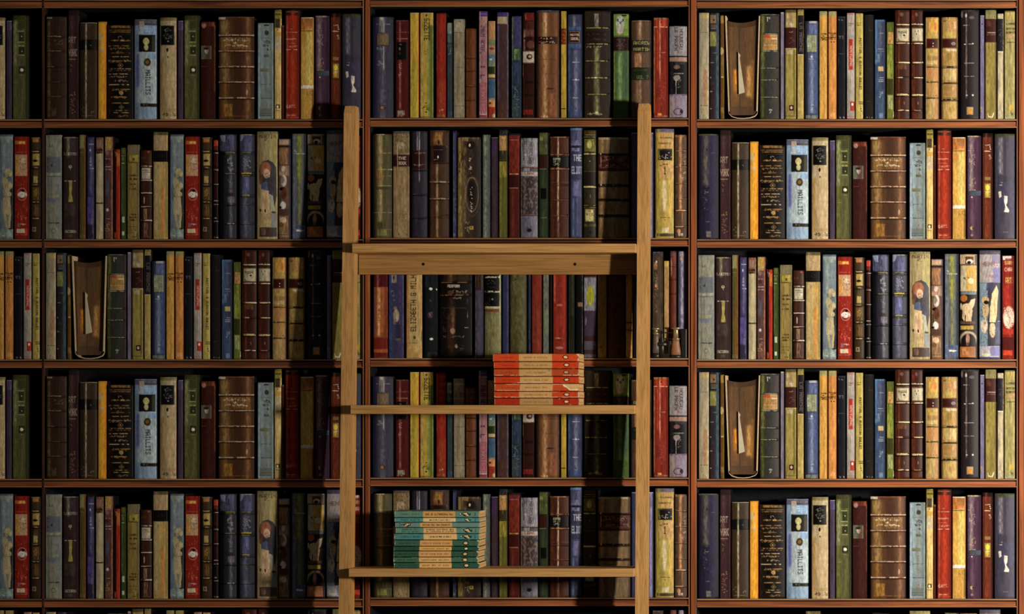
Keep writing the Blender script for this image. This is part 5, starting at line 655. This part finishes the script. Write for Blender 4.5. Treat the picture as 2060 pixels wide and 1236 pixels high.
# ---------------------------------------------------------------- hardbacks: flat wall print modelled as solid books
def tr_for(b, y0):
    ox, oy, s = b['cr']; x0, top = b['x0'], b['top']
    return lambda x, y: (ox + x / s - x0, oy + y / s - top)
BOOKW = 0
def fore_edge_parts(root, wpx, hpx):
    """the book turned round: splayed boards, fanned page block with a slip of paper"""
    Wm, Hm = wpx * S, hpx * S; q = S / 5.49            # q: one unit of the close-up
    X = lambda v: -Wm / 2 + (v - 97) * q               # close-up x
    Z = lambda v: Hm - (v - 62) * q
    cream = plain_mat('cream_board_edge', 'c3ab86', .7, var=.15, scale=150)
    m = MB()
    for (t0, t1), (b0, b1) in (((98, 114), (134, 147)), ((471, 485), (443, 458))):
        m.hull([(X(b0), 0, Z(1125)), (X(b1), 0, Z(1125)), (X(b1), DEPTH, Z(1125)), (X(b0), DEPTH, Z(1125))],
               [(X(t0), 0, Z(70)), (X(t1), 0, Z(70)), (X(t1), DEPTH, Z(70)), (X(t0), DEPTH, Z(70))], cream, .0003)
    m.build('cover', root)
    m = MB()                                            # tail curl of the boards
    pts = [(134, 1125), (142, 1150), (175, 1180), (230, 1196), (300, 1200), (370, 1193), (430, 1172), (450, 1150), (458, 1125)]
    for (xa, za), (xb, zb) in zip(pts, pts[1:]):
        m.hull([(X(xa), .002, Z(za + 8)), (X(xb), .002, Z(zb + 8)), (X(xb), DEPTH, Z(zb + 8)), (X(xa), DEPTH, Z(za + 8))],
               [(X(xa), .002, Z(za)), (X(xb), .002, Z(zb)), (X(xb), DEPTH, Z(zb)), (X(xa), DEPTH, Z(za))], cream)
    m.build('lower_board_edge', root)
    # fanned page block: brown paper edge with highlights and glow painted in
    ops = [R(None, 0, None, 60, '3a281c', .7), V(95, 28, '5c4630', .6), V(88, 26, 'dc8c2c', 1.0, 540, 790), V(88, 30, '8a6030', .6, 740, 900), V(245, 34, 'c89858', .95, 500, 850), V(280, 24, 'a07038', .7, 440, 880), V(150, 40, '4a3828', .5), V(315, 14, '2e1f16', .7), V(12, 10, '2e1f16', .8), V(132, 3, '150e0a', .95, 60, 1100), R(None, 960, None, 1100, '4a382a', .6)]
    img = paint(340 / 5.49, 1060 / 5.49, '64492f', ops, lambda x, y: (x / 5.49, y / 5.49), 3, 77, 1.0, gam=1.0)
    nx, nz = 72, 190
    u, v = np.meshgrid(np.linspace(0, 1, nx + 1), np.linspace(0, 1, nz + 1))
    top = 120 + 34 * (1 - (2 * u - 1) ** 2) - 20 * u; zz = top + (1165 - top) * v
    xl = 116 + 31 * v; xr = 470 - 28 * v
    xx = xl + (xr - xl) * u
    y = .0045 + .0035 * (1 - (2 * u - 1) ** 2) + .00010 * np.sin(u * 150)
    Vv = np.stack([-Wm / 2 + (xx - 97) * q, y, Hm - (zz - 62) * q], -1).reshape(-1, 3)
    F = [grid_faces(nx, nz)]; n = len(Vv)
    back = Vv.reshape(nz + 1, nx + 1, 3)
    rim = np.concatenate([back[0], back[1:, -1], back[-1, -2::-1], back[-2:0:-1, 0]]); r2 = rim.copy(); r2[:, 1] = DEPTH - .004
    rc = np.tile(lin(hx('3a2c20')), (len(rim), 1))
    i = np.arange(len(rim)); j = (i + 1) % len(rim)
    F.append(np.stack([n + i, n + j, n + len(rim) + j, n + len(rim) + i], 1))
    me = mesh_np('page_block', np.concatenate([Vv, rim, r2]), np.concatenate(F), [M['cloth']], None, np.concatenate([sample(img, nx, nz).reshape(-1, 3), rc, rc]), None)
    obj('page_block', me, root)
    m = MB()
    slip = plain_mat('white_paper_slip', 'c3b79c', .8, var=.08, scale=80)
    A = [(243, 470), (266, 502), (258, 535), (314, 905), (312, 915), (250, 935), (246, 700)]
    bm = m.bm; mi = m.mi(slip)
    for f in range(1, len(A) - 1):
        tri = [A[0], A[f], A[f + 1]]
        fr = [bm.verts.new((X(a), .0032 + (a - 245) * -.00001, Z(b))) for a, b in tri]
        bk = [bm.verts.new((X(a), .0085, Z(b))) for a, b in tri]
        for t in (fr, bk[::-1]): bm.faces.new(t)
        for e in range(3): bm.faces.new([fr[e], bk[e], bk[(e + 1) % 3], fr[(e + 1) % 3]])
    o = m.build('paper_slip', root); o['label'] = 'printed white paper slip marking a page'

ROWNAME = ['top shelf', 'second shelf', 'middle shelf', 'fourth shelf', 'fifth shelf', 'cut-off lowest shelf']
BAYNAME = {'far': 'printed in cropped end bay', 'dim': 'printed in dim bay', 'ladder': 'printed behind the ladder', 'bright': 'printed in bright bay'}
_cache = {}
def book_at(pn, i, x0, x1, bay, row, dx):
    """x0, x1: frame columns of this copy; row: which shelf"""
    p = PATT[pn]; b = p['books'][i]; wpx = x1 - x0; hpx = p['bottom'] - b['top']
    rnd = random.Random(i * 131 + row * 17 + len(bay) * 7 + ord(pn))
    zb = wz(SH[row + 1] - 17 + dy_mid(bay)) + .00012
    y = rnd.uniform(0, .0012) + (.0062 if b.get('recess') else 0)
    root = empty('printed_book', (wx((x0 + x1) / 2), y, zb))
    key = (pn, i)
    if key not in _cache:
        if b.get('special') == 'fore':
            fore_edge_parts(root, wpx, hpx)
        else:
            me, pm, labs = book_meshes(key, wpx, hpx, b['base'], b['ops'], tr_for(b, 0), p['gain'], i * 7 + ord(pn) * 101)
            obj('cover', me, root); obj('page_block', pm, root)
            for l in labs: obj('title_label', l, root)
        _cache[key] = root
    else:
        for ch in _cache[key].children:
            c = ch.copy(); C.objects.link(c); c.parent = root
    lab = b['desc'] + ', ' + ROWNAME[row] + ' ' + BAYNAME[bay]
    if len(lab.replace(',', ' ').split()) > 16: print('LONG', lab)
    tag(root, lab, 'book', 'books on the %s %s' % (ROWNAME[row], BAYNAME[bay]))
    return root

def fit(bs):
    """books side by side without touching"""
    out = [[b['x0'], b['x1']] for b in bs]
    for k_ in range(len(out) - 1):
        g = out[k_ + 1][0] - out[k_][1]
        if g < .7:
            mid = (out[k_ + 1][0] + out[k_][1]) / 2
            out[k_][1] = mid - .35; out[k_ + 1][0] = mid + .35
    return out
FIT = {n: fit(v['books']) for n, v in PATT.items()}
# the brown ribbed book that stands first where the navy one stands in the bright bay
crop(1395, 245, 4.945)
_p = 'A'
k(42, 250, 148, '4d3725', 'brown leather book with pale ribs at one side', V(75, 16, '9a7c58', .8, 190, 1150), V(150, 24, '3c3028', .8), V(215, 30, '4c2e28', .6), G(346, 9, 'a89478', 50, 200), Q(120, 375, 220, 430, '8a7460', 14), G(492, 8, '94806a', 44, 200), G(648, 9, '94806a', 50, 130), G(800, 6, '6c5c4c', 60, 200), G(946, 7, '7c6a54', 60, 200), R(100, 1060, 150, 1140, '7c6a44', .7), R(n_, 150, 110, 168, 'a89c88'))
FIT['A'].append([PATT['A']['books'][-1]['x0'], PATT['A']['books'][-1]['x1']])
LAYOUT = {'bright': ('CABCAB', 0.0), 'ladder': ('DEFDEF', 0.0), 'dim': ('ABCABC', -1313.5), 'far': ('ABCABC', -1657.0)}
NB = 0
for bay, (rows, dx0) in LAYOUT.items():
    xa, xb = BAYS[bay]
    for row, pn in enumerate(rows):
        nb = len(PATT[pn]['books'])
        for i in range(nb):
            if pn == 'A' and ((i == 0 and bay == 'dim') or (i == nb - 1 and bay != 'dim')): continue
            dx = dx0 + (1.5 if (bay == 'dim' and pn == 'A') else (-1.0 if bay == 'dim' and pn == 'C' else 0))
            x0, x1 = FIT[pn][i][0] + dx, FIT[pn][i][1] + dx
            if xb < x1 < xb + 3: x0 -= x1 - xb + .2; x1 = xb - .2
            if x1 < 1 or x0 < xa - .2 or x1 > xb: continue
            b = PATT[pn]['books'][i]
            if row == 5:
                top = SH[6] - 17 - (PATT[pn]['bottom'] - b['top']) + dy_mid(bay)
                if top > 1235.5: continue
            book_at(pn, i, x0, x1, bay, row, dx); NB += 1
print('hardbacks', NB)

# ---------------------------------------------------------------- the ladder shelf
def dfr(py): return .074 + (py - 530) * S * .063            # front of the posts, leaning out towards the floor
RD = .050
XIL = P(709.4, 820, dfr(820)).x; XIR = P(1279.8, 820, dfr(820)).x
WID = .0252
ladder = empty('ladder_shelf', ((XIL + XIR) / 2, -dfr(2070) + .02, 0.0))
tag(ladder, 'light oak ladder shelf leaning against the bookcase, holding two stacks of paperbacks', 'shelf')
LL = Vector(ladder.location)
def lad(mb, name):
    o = mb.build(name); o.parent = ladder; o.location = -LL; return o
def zy(py):                                                 # height and front of the post at a frame row
    d = dfr(py); return P(700, py, d).z, -d
for xa, xb, pyt in ((XIL - WID, XIL, 213), (XIR, XIR + WID, 208)):
    zt, yt = zy(pyt); slope = (dfr(1236) - dfr(236)) / (zy(236)[0] - zy(1236)[0])
    y0 = yt - slope * zt
    m = MB(); rb = .0045
    z1 = zt - .016
    m.hull([(xa, y0, 0), (xb, y0, 0), (xb, y0 + RD, 0), (xa, y0 + RD, 0)],
           [(xa, y0 + slope * z1, z1), (xb, y0 + slope * z1, z1), (xb, y0 + slope * z1 + RD, z1), (xa, y0 + slope * z1 + RD, z1)], M['oak_v'])
    m.hull([(xa, y0 + slope * z1, z1), (xb, y0 + slope * z1, z1), (xb, y0 + slope * z1 + RD, z1), (xa, y0 + slope * z1 + RD, z1)],
           [(xa + .002, yt + .004, zt), (xb - .0008, yt + .004, zt), (xb - .0008, yt + RD - .004, zt), (xa + .002, yt + RD - .004, zt)], M['oak_v'])
    bmesh.ops.remove_doubles(m.bm, verts=m.bm.verts, dist=1e-5)
    lad(m, 'post')
SHELVES = []
for py0, py1 in ((490.4, 508.4), (815.6, 833.2), (1144.6, 1161.2)):
    d = dfr((py0 + py1) / 2) + .032
    zt, zb = P(700, py0, d).z, P(700, py1, d).z
    m = MB(); m.box((XIL + .0004, -d, zb), (XIR - .0004, -.0045, zt), M['oak_h'], .0008)
    lad(m, 'shelf'); SHELVES.append((zt, d))
m = MB(); zt, zb = P(700, 512.6, .020).z, P(700, 552.6, .020).z
m.box((XIL + .0006, -.020, zb), (XIR - .0006, -.0042, zt), M['oak_rail'], .0008); rail = lad(m, 'wall_rail')
for px in (851.3, 1156.5):
    p = P(px, 531.8, .020); m = MB()
    m.lathe((p.x, -.0202, p.z), [(.0031, 0), (.0031, .004)], M['hole'], 20, 'y')
    m.lathe((p.x, -.0201, p.z), [(.0036, 0), (.0036, .003)], M['bead_v'], 20, 'y')
    lad(m, 'screw_hole')

# ---------------------------------------------------------------- paperbacks
def penguin(cx, cy, r, body, dark):
    return [E(cx, cy, r * 1.25, r * .98, dark), E(cx - r * 1.25, cy, r * .45, r * .22, dark), E(cx + r * .1, cy, r * .92, r * .6, body), E(cx + r * 1.25, cy - r * .5, r * .28, r * .25, dark), E(cx + r * 1.25, cy + r * .5, r * .28, r * .25, dark)]
def pelican(cx, cy, r, body, dark, flip=1):
    f = flip
    return [E(cx, cy, r * 1.15, r * .85, dark), PG(dark, cx - f * r * .3, cy - r * .9, cx - f * r * 1.9, cy - r * .45, cx - f * r * 1.9, cy + r * .05, cx - f * r * .3, cy + r * .2), E(cx - f * r * 2.1, cy - r * .15, r * .42, r * .42, dark), E(cx - f * r * 2.1, cy - r * .15, r * .25, r * .25, 'd8d8c0'),
            PG(body, cx - f * r * 1.5, cy - r * .3, cx - f * r * .6, cy - r * .5, cx + f * r * .3, cy - r * .6, cx + f * r * 1.15, cy + r * .7, cx + f * r * .2, cy + r * .55, cx - f * r * .7, cy - r * .1), PG('8a6a3a', cx - f * r * .4, cy - r * .25, cx + f * r * .3, cy + r * .1, cx + f * r * .55, cy + r * .35, cx - f * r * .1, cy + r * .15), E(cx + f * r * 1.5, cy + r * .1, r * .3, r * .4, dark), E(cx + f * r * 1.75, cy - r * .3, r * .16, r * .22, dark)]
def paperback(name_i, px0, px1, py0, py1, zb, zt, d, base, ops, label, group, gain=1.25, wear=1.0, turn=0.0, seed=0):
    """a paperback lying flat, spine to the room; ops in frame pixels"""
    a = P(px0, py1, d); b_ = P(px1, py0, d)
    L = b_.x - a.x; Tk = zt - zb - .0008; DP = .109
    wpx, hpx = px1 - px0, py1 - py0
    SSp = 5
    rng = random.Random(seed)
    wops = list(ops)
    for _ in range(int(9 * wear)):      # chips along the creases
        x = rng.uniform(px0, px1); l = rng.uniform(2, 16 * wear); y = rng.choice([py0 + .35, py1 - .35])
        wops.append(H(y, .55, 'dcb896', x, x + l))
    wops += [V(px0 + .3, .7, 'd8c4a8', .8), V(px1 - .4, .8, 'e0c8a0', .85)]
    for _ in range(int(3 * wear)):
        wops.append(E(rng.choice([px0 + .8, px1 - .8]), rng.uniform(py0, py1), rng.uniform(.6, 1.5), rng.uniform(.5, 1.2), 'e0caa8'))
    img = paint(wpx, hpx, base, wops, lambda x, y: (x - px0, y - py0), SSp, 900 + seed, gain, daub=.35, gam=1.0)
    nx, nz = int(wpx * 2.6), max(16, int(hpx * 2.2))
    u, v = np.meshgrid(np.linspace(0, 1, nx + 1), np.linspace(0, 1, nz + 1))
    t = np.abs(2 * v - 1)
    y = .0002 + .0036 * np.clip((t - .82) / .18, 0, 1) ** 1.6
    Vv = np.stack([(u - .5) * L, y, Tk * (1 - v)], -1).reshape(-1, 3)
    col = sample(img, nx, nz).reshape(-1, 3)
    F = [grid_faces(nx, nz)]; n = len(Vv)
    ch = .0006
    cb = lin(hx(base)) * gain
    Vs = [Vv]; Cs = [col]; sm = [True] * len(F[0])
    for z0, z1 in ((0.0, ch), (Tk - ch, Tk)):
        Vs.append(boxv((-L / 2, .0040, z0), (L / 2, DP, z1))); Cs.append(np.tile(cb, (8, 1))); F.append(BOXF + n); n += 8; sm += [False] * 6
    me = mesh_np('cover', np.concatenate(Vs), np.concatenate(F), [M['paper']], None, np.concatenate(Cs), sm)
    root = empty('paperback_book', ((a.x + b_.x) / 2, -d, zb)); root.rotation_euler.z = turn
    obj('cover', me, root)
    m = MB(); m.box((-L / 2 + .0004, .0042, ch), (L / 2 - .0002 + rng.uniform(0, .0006), DP - .001, Tk - ch), M['pages_flat']); m.build('page_block', root)
    tag(root, label, 'book', group); return root

ORT = [  # top to bottom: frame rows, left, right, cream from-to, base, title, author, label
    (711.0, 725.9, 991.6, 1164.8, 1044, 1110.6, 'cb4a1e', 'RIDICULE DE BIRDNAP', 'BERGSTEIN W R', 'topmost orange paperback with a chipped cream corner at one end'),
    (727.6, 740.6, 993.4, 1165.2, 1044, 1111, 'c93e12', 'THE DAY OF THE PEOPLE', 'MAX MURRAYS', 'orange paperback with a dark mark at its end, second down the orange stack'),
    (741.6, 755.8, 993.8, 1164.6, 1044.3, 1110.8, 'b4481f', 'ACROBATIC LIFE', 'LESLIE W', 'dull stained orange paperback, third down the orange stack'),
    (757.1, 770.2, 994.2, 1165.2, 1046, 1112.3, 'c43b12', 'UNCLE FABER WILLOW', 'MARGERY SHARP', 'bright orange paperback lying above the torn one'),
    (771.2, 785.9, 994.6, 1164.2, 1046, 1111.8, 'c24b1d', 'THE CARRIAGE', 'PHILIP W R', 'orange paperback whose spine is torn open at one end'),
    (787.0, 799.4, 994.2, 1165.4, 1044, 1110.6, 'c23f14', 'MY FAMILY GUESTS', 'JANE RUSSELL', 'orange paperback just below the torn one'),
    (800.4, 814.8, 994.6, 1165.0, 1045.5, 1112, 'a82a10', 'EDITION WUTHERING', 'EMILY JONE', 'deepest red orange paperback at the bottom of the orange stack'),
]
zt2, d2 = SHELVES[1]
ztop = P(1080, 711.0, .116).z; span = ztop - zt2; y0_, y1_ = 711.0, 815.0
for i, (ya, yb, xa, xb, ca, cb, base, ti, au, lab) in enumerate(ORT):
    nxt = ORT[i + 1][0] if i + 1 < len(ORT) else y1_
    zt_ = zt2 + span * (y1_ - ya) / (y1_ - y0_); zb_ = zt2 + span * (y1_ - nxt) / (y1_ - y0_) + (.0001 if i + 1 < len(ORT) else .00005)
    cy = (ya + yb) / 2 + .3; h = (yb - ya)
    cream = ['cf9f63', 'c4965a', 'c29a5e', 'cb9f62', 'cc9f60', 'c79a5c', 'b08a54'][i]
    ops = [R(ca, ya - 5, cb, nxt + 5, cream), T(ca + (9 if i != 2 else 15), cy - 1.3, cb - (10 if i != 2 else 14), cy + 1.3, '6a4818', ti, 2, .7), T(xa + 14, cy - 1.2, ca - 11, cy + 1.2, '8a2008', au, 2, .7)]
    if i != 4:
        ops += penguin(xb - 27.5 + (1.5 if i else 0), cy - .6, 4.2, 'ddc79c', '5a1408') + [E(xb - 9, cy, .8, 1.2 if i != 1 else 2.4, '8a1c0a')]
    if i == 2: ops += [R(cb - 8, ya, cb - 4, ya + 5, '7a5a30', .8), R(cb - 2, ya, xb, yb, '9a4a24', .35), H(yb - 1.3, 1.1, 'e8b898', 1026, 1052), H(yb - 1.3, 1.1, 'e8b898', 1060, 1090), H(yb - 1.4, 1.2, 'f0c8a8', 1132, 1164), H(yb - 1.3, 1.1, 'e8b898', 996, 1012)]
    if i == 0: ops += [PG('e6bd88', 1158, 710.5, 1166, 710.5, 1166, 720), PG('e0b888', 1162.5, 721, 1166, 720, 1166, 726.5, 1161.5, 726.5)]
    if i == 4: ops += [H(ya + 1.2, 1.3, 'e0b48c', 1018, 1112), H(yb - .8, 1.4, 'e8c09a', 996, 1112), H(ya + 1.4, 1.6, 'd8a890', 1112, 1134), PG('d2ae72', 1133, 770, 1166, 770, 1166, 786, 1146.5, 784, 1143, 780, 1136, 776), PG('f2dfb8', 1132, 771, 1139, 776, 1147, 783.5, 1162, 782.5, 1162, 785, 1146, 785, 1141, 780, 1133, 776), H(775.6, .6, 'b08848', 1146, 1164), H(778.6, .6, 'b08848', 1148, 1164)]
    if i == 5: ops += [H(yb - .8, 1.3, 'eec09c', 996, 1164), H(ya + .9, .9, 'e0a48c', 1110, 1125), V(1164.2, 1.6, 'f2d4b0', .9)]
    if i == 3: ops += [H(yb - .9, 1.1, 'eec8a4', 1040, 1112), V(994.8, .9, 'f0d0b0', .9)]
    if i == 6: ops += [E(1125.5, ya + 1, 1.6, 1, 'e8a890'), E(1147, yb - 1.6, 1.6, .9, 'e0a088')]
    paperback(i, xa, xb, ya, nxt - .6, zb_, zt_, .1155 + [0, .0012, .0004, .001, .0002, .0008, .0012][i], base, ops, lab, 'stack of orange paperbacks on the middle board of the ladder shelf', seed=i + 1, wear=[.7, .9, .9, .9, 1.3, 1.1, .8][i], gain=1.0)

TEL = [
    (1028.0, 1041.0, 793.6, 964.2, 850.8, 915.8, '5f8572', 'c99b57', 'THE PERSONALITY OF MAN', 'G.N.M. TYRRELL', 'pelican', 'topmost grey green paperback on the teal and green stack'),
    (1041.4, 1049.6, 793.8, 964.8, 851.2, 916.6, '4f8a84', 'e6c48c', 'A SHORT HISTORY OF ENGLISH DRAMA', 'B.IFOR EVANS', 'pelican', 'thinnest teal paperback, second down the teal and green stack'),
    (1050.2, 1059.9, 795.0, 965.0, 844.8, 909.8, '64887e', 'cc9c5c', 'SCIENCE AND THE NATION', '', 'flip', 'teal paperback turned the other way round, bird at the opposite end'),
    (1060.6, 1071.8, 796.0, 965.4, 851.6, 917.8, '5d8a76', 'dcae70', "HALEVY'S HISTORY OF|THE ENGLISH PEOPLE", 'ENGLAND IN 1815|A PAST AND BUMMER', 'pelican', 'sage teal paperback with a two line title'),
    (1072.2, 1083.8, 793.0, 964.0, 852.2, 919.2, '4a807c', 'e0b678', 'A BOOK OF ENGLISH POETRY', 'CHAUCER TO ROSSETTI', 'pelican', 'lowest of the teal paperbacks, lying on the dark green ones'),
    (1084.6, 1096.6, 793.8, 963.4, 844.4, 909.8, '3a604c', 'd0a05c', 'SEATTLE BEDSIDE MIXTURES', 'L.AND GEORGE SIMENON', 'penguin', 'uppermost dark green paperback below the teal ones'),
    (1097.0, 1105.4, 792.2, 964.4, 843.4, 908.8, '264f3e', 'deb060', 'THE CONTENT ASSIGNMENT', 'HOLLY ROTH', 'penguin', 'thinnest dark green paperback, cream spots bright'),
    (1105.9, 1117.2, 791.8, 962.2, 842.5, 907.6, '30513d', 'd0a062', 'LORD HAVE MERCY ON US', 'ERLE S GARDNER', 'penguin', 'third dark green paperback up from the ladder board'),
    (1117.9, 1127.8, 791.4, 962.0, 842.6, 907.8, '3d6650', 'd9ae6c', 'FLEETING INVESTIGATES', 'MICHAEL INNES', 'penguin', 'paler green paperback, second up from the ladder board'),
    (1128.4, 1138.8, 792.6, 964.8, 843.6, 908.6, '2a5647', 'd6aa66', 'COPS ON THE WATER', 'MACDONALD HASTINGS', 'penguin', 'dark green paperback at the very bottom of its stack'),
]
zt3, d3 = SHELVES[2]
ztop = P(880, 1028.0, .128).z; y1_ = 1139.6; y0_ = 1028.0; span = ztop - zt3
for i, (ya, yb, xa, xb, ca, cb, base, cream, ti, au, kind, lab) in enumerate(TEL):
    nxt = TEL[i + 1][0] if i + 1 < len(TEL) else y1_
    zt_ = zt3 + span * (y1_ - ya) / (y1_ - y0_); zb_ = zt3 + span * (y1_ - nxt) / (y1_ - y0_) + .0001
    cy = (ya + yb) / 2; th = 1.5
    ink = '1a1208' if i < 5 else '6a4418'; ink2 = '16302c' if i < 5 else '17382a'
    ops = [R(ca, ya - 5, cb, nxt + 5, cream)]
    def lines(s, x0, x1, c, hh):
        L_ = s.split('|'); out = []
        for q_, t_ in enumerate(reversed(L_)):
            c_y = cy + (q_ - (len(L_) - 1) / 2) * 4.2
            out.append(T(x0, c_y - hh, x1, c_y + hh, c, t_, 2, .9))
        return out
    pad = 5 if i not in (4, 1) else 12
    ops += lines(ti, ca + pad, cb - pad, ink, 1.9 if i in (0,) else (1.35 if i < 5 else 1.2))
    if au: ops += lines(au, xa + (12 if i < 5 else 8), ca - (8 if i < 5 else 5), ink2, 1.2)
    r = min(5.2, (yb - ya) * .46)
    if kind == 'pelican': ops += pelican(xb - 25 - (2 if i == 0 else 0), cy, r, 'e0bf88' if i != 1 else 'ecd0b0', '1c2a22') + [E(xb - 8.5, cy - 1.6, .9, 1.2, '14262a'), E(xb - 8.5, cy + 1.8, .9, 1.2, '14262a')]
    elif kind == 'flip': ops += pelican(xa + 24, cy, r, 'e0bf88', '3c3020', -1) + [E(xa + 9, cy - 2, 1, 1.2, '1c3a3a'), E(xa + 9, cy + 2, 1, 1.2, '1c3a3a'), E(xa + 13, cy, 1.4, 1, '1c3a3a')]
    else: ops += penguin(xb - 27, cy, min(4.2, (yb - ya) * .42), 'e4bd84' if i != 6 else 'f6d8a0', '0e2018') + [E(xb - 9, cy, .7, 1.6, '1a3a2c')]
    if i > 4: ops += [PG('e8dcc0', xb - 5, ya, xb + 1, ya - .5, xb + 1, ya + 4.5), PG('e8dcc0', xb - 3.5, yb, xb + 1, yb + .5, xb + 1, yb - 4)]
    paperback(i, xa, xb, ya, nxt - .45, zb_, zt_, .1255 + [0, .001, .0002, .0008, .0013, .0003, .0008, 0, .0006, .0012][i], base, ops, lab, 'stack of teal and green paperbacks on the lowest board of the ladder shelf', seed=i + 31, wear=[.7, .8, .5, .8, 1.1, .8, .7, .6, .9, .7][i], gain=1.12)

# ---------------------------------------------------------------- binoculars from the wall print behind the ladder, modelled solid
zb = wz(SH[3] - 17 + dy_mid('ladder')); BX, BZ = wx(1346), zb
q = S / 11.24
def bx_(v): return wx(1300 + v / 11.24)
def bz_(v): return zb + (1015 - v) * q
bino = empty('printed_binoculars', (BX, .001, zb))
tag(bino, 'old brass and leather binoculars printed on the middle shelf next to the ladder post', 'printed_binoculars')
BL = Vector(bino.location)
def bp(mb, name, lab=None):
    o = mb.build(name); o.parent = bino; o.location = -BL
    if lab: o['label'] = lab
    return o
def barrel(cx, r0, r1, z0, z1, mat, name, lab, eyez, cy=-.0030):
    X = bx_(cx); m = MB(); f = .62
    a, b, e = bz_(z0) - zb, bz_(z1) - zb, bz_(eyez) - zb
    m.lathe((X, cy, zb), [(r0, a), (r0 * .98, a + .3 * (b - a)), (r1 * 1.04, b - .15 * (b - a)), (r1, b)], mat, 32, 'z', f)
    o = bp(m, name, lab)
    m = MB(); m.lathe((X, cy, zb), [(r0 * 1.06, 0), (r0 * 1.12, a * .4), (r0 * 1.10, a), (r0 * .9, a + .0005)], M['bino_dark'], 32, 'z', f); bp(m, 'objective_ring')
    m = MB(); m.lathe((X, cy, zb), [(r1, b), (r1 * 1.1, b + .0006), (r1 * 1.1, b + .003), (r1 * .8, b + .004), (r1 * .72, e - .006), (r1 * .8, e - .0045), (r1 * 1.35, e - .0035), (r1 * 1.42, e - .001), (r1 * 1.25, e)], M['brass'], 32, 'z', f); bp(m, 'eyepiece')
barrel(668, 113 * q, 80 * q, 945, 600, M['bino_tan'], 'barrel', 'tan leather barrel', 320)
barrel(215, 80 * q, 66 * q, 905, 480, M['bino_grey'], 'barrel', 'grey brown leather barrel', 330)
m = MB()
m.box((bx_(140), -.004, bz_(452)), (bx_(700), .002, bz_(430)), M['bino_dark'], .0004)
m.box((bx_(140), -.004, bz_(590)), (bx_(770), .002, bz_(568)), M['bino_dark'], .0004)
bp(m, 'bridge_bar')
m = MB()
m.lathe((bx_(350), -.002, zb), [(62 * q, 0), (60 * q, bz_(760) - zb), (54 * q, bz_(600) - zb), (26 * q, bz_(520) - zb), (24 * q, bz_(410) - zb), (46 * q, bz_(405) - zb), (46 * q, bz_(395) - zb)], M['bino_dark'], 28, 'z', .7)
bp(m, 'centre_post')
m = MB(); m.lathe((bx_(345), -.002, zb), [(118 * q, bz_(745) - zb), (134 * q, bz_(720) - zb), (134 * q, bz_(680) - zb), (118 * q, bz_(655) - zb)], M['bino_dark'], 36, 'z', .5)
bp(m, 'focus_wheel')
m = MB()
m.box((bx_(150), -.0035, zb), (bx_(560), .003, bz_(915)), M['bino_dark'], .0006)
m.box((bx_(500), -.003, bz_(620)), (bx_(560), .001, bz_(950)), M['bino_dark'], .0005)
m.box((bx_(795), -.003, zb), (bx_(915), .004, bz_(350)), M['bino_dark'], .0012)
bp(m, 'hinge_frame')
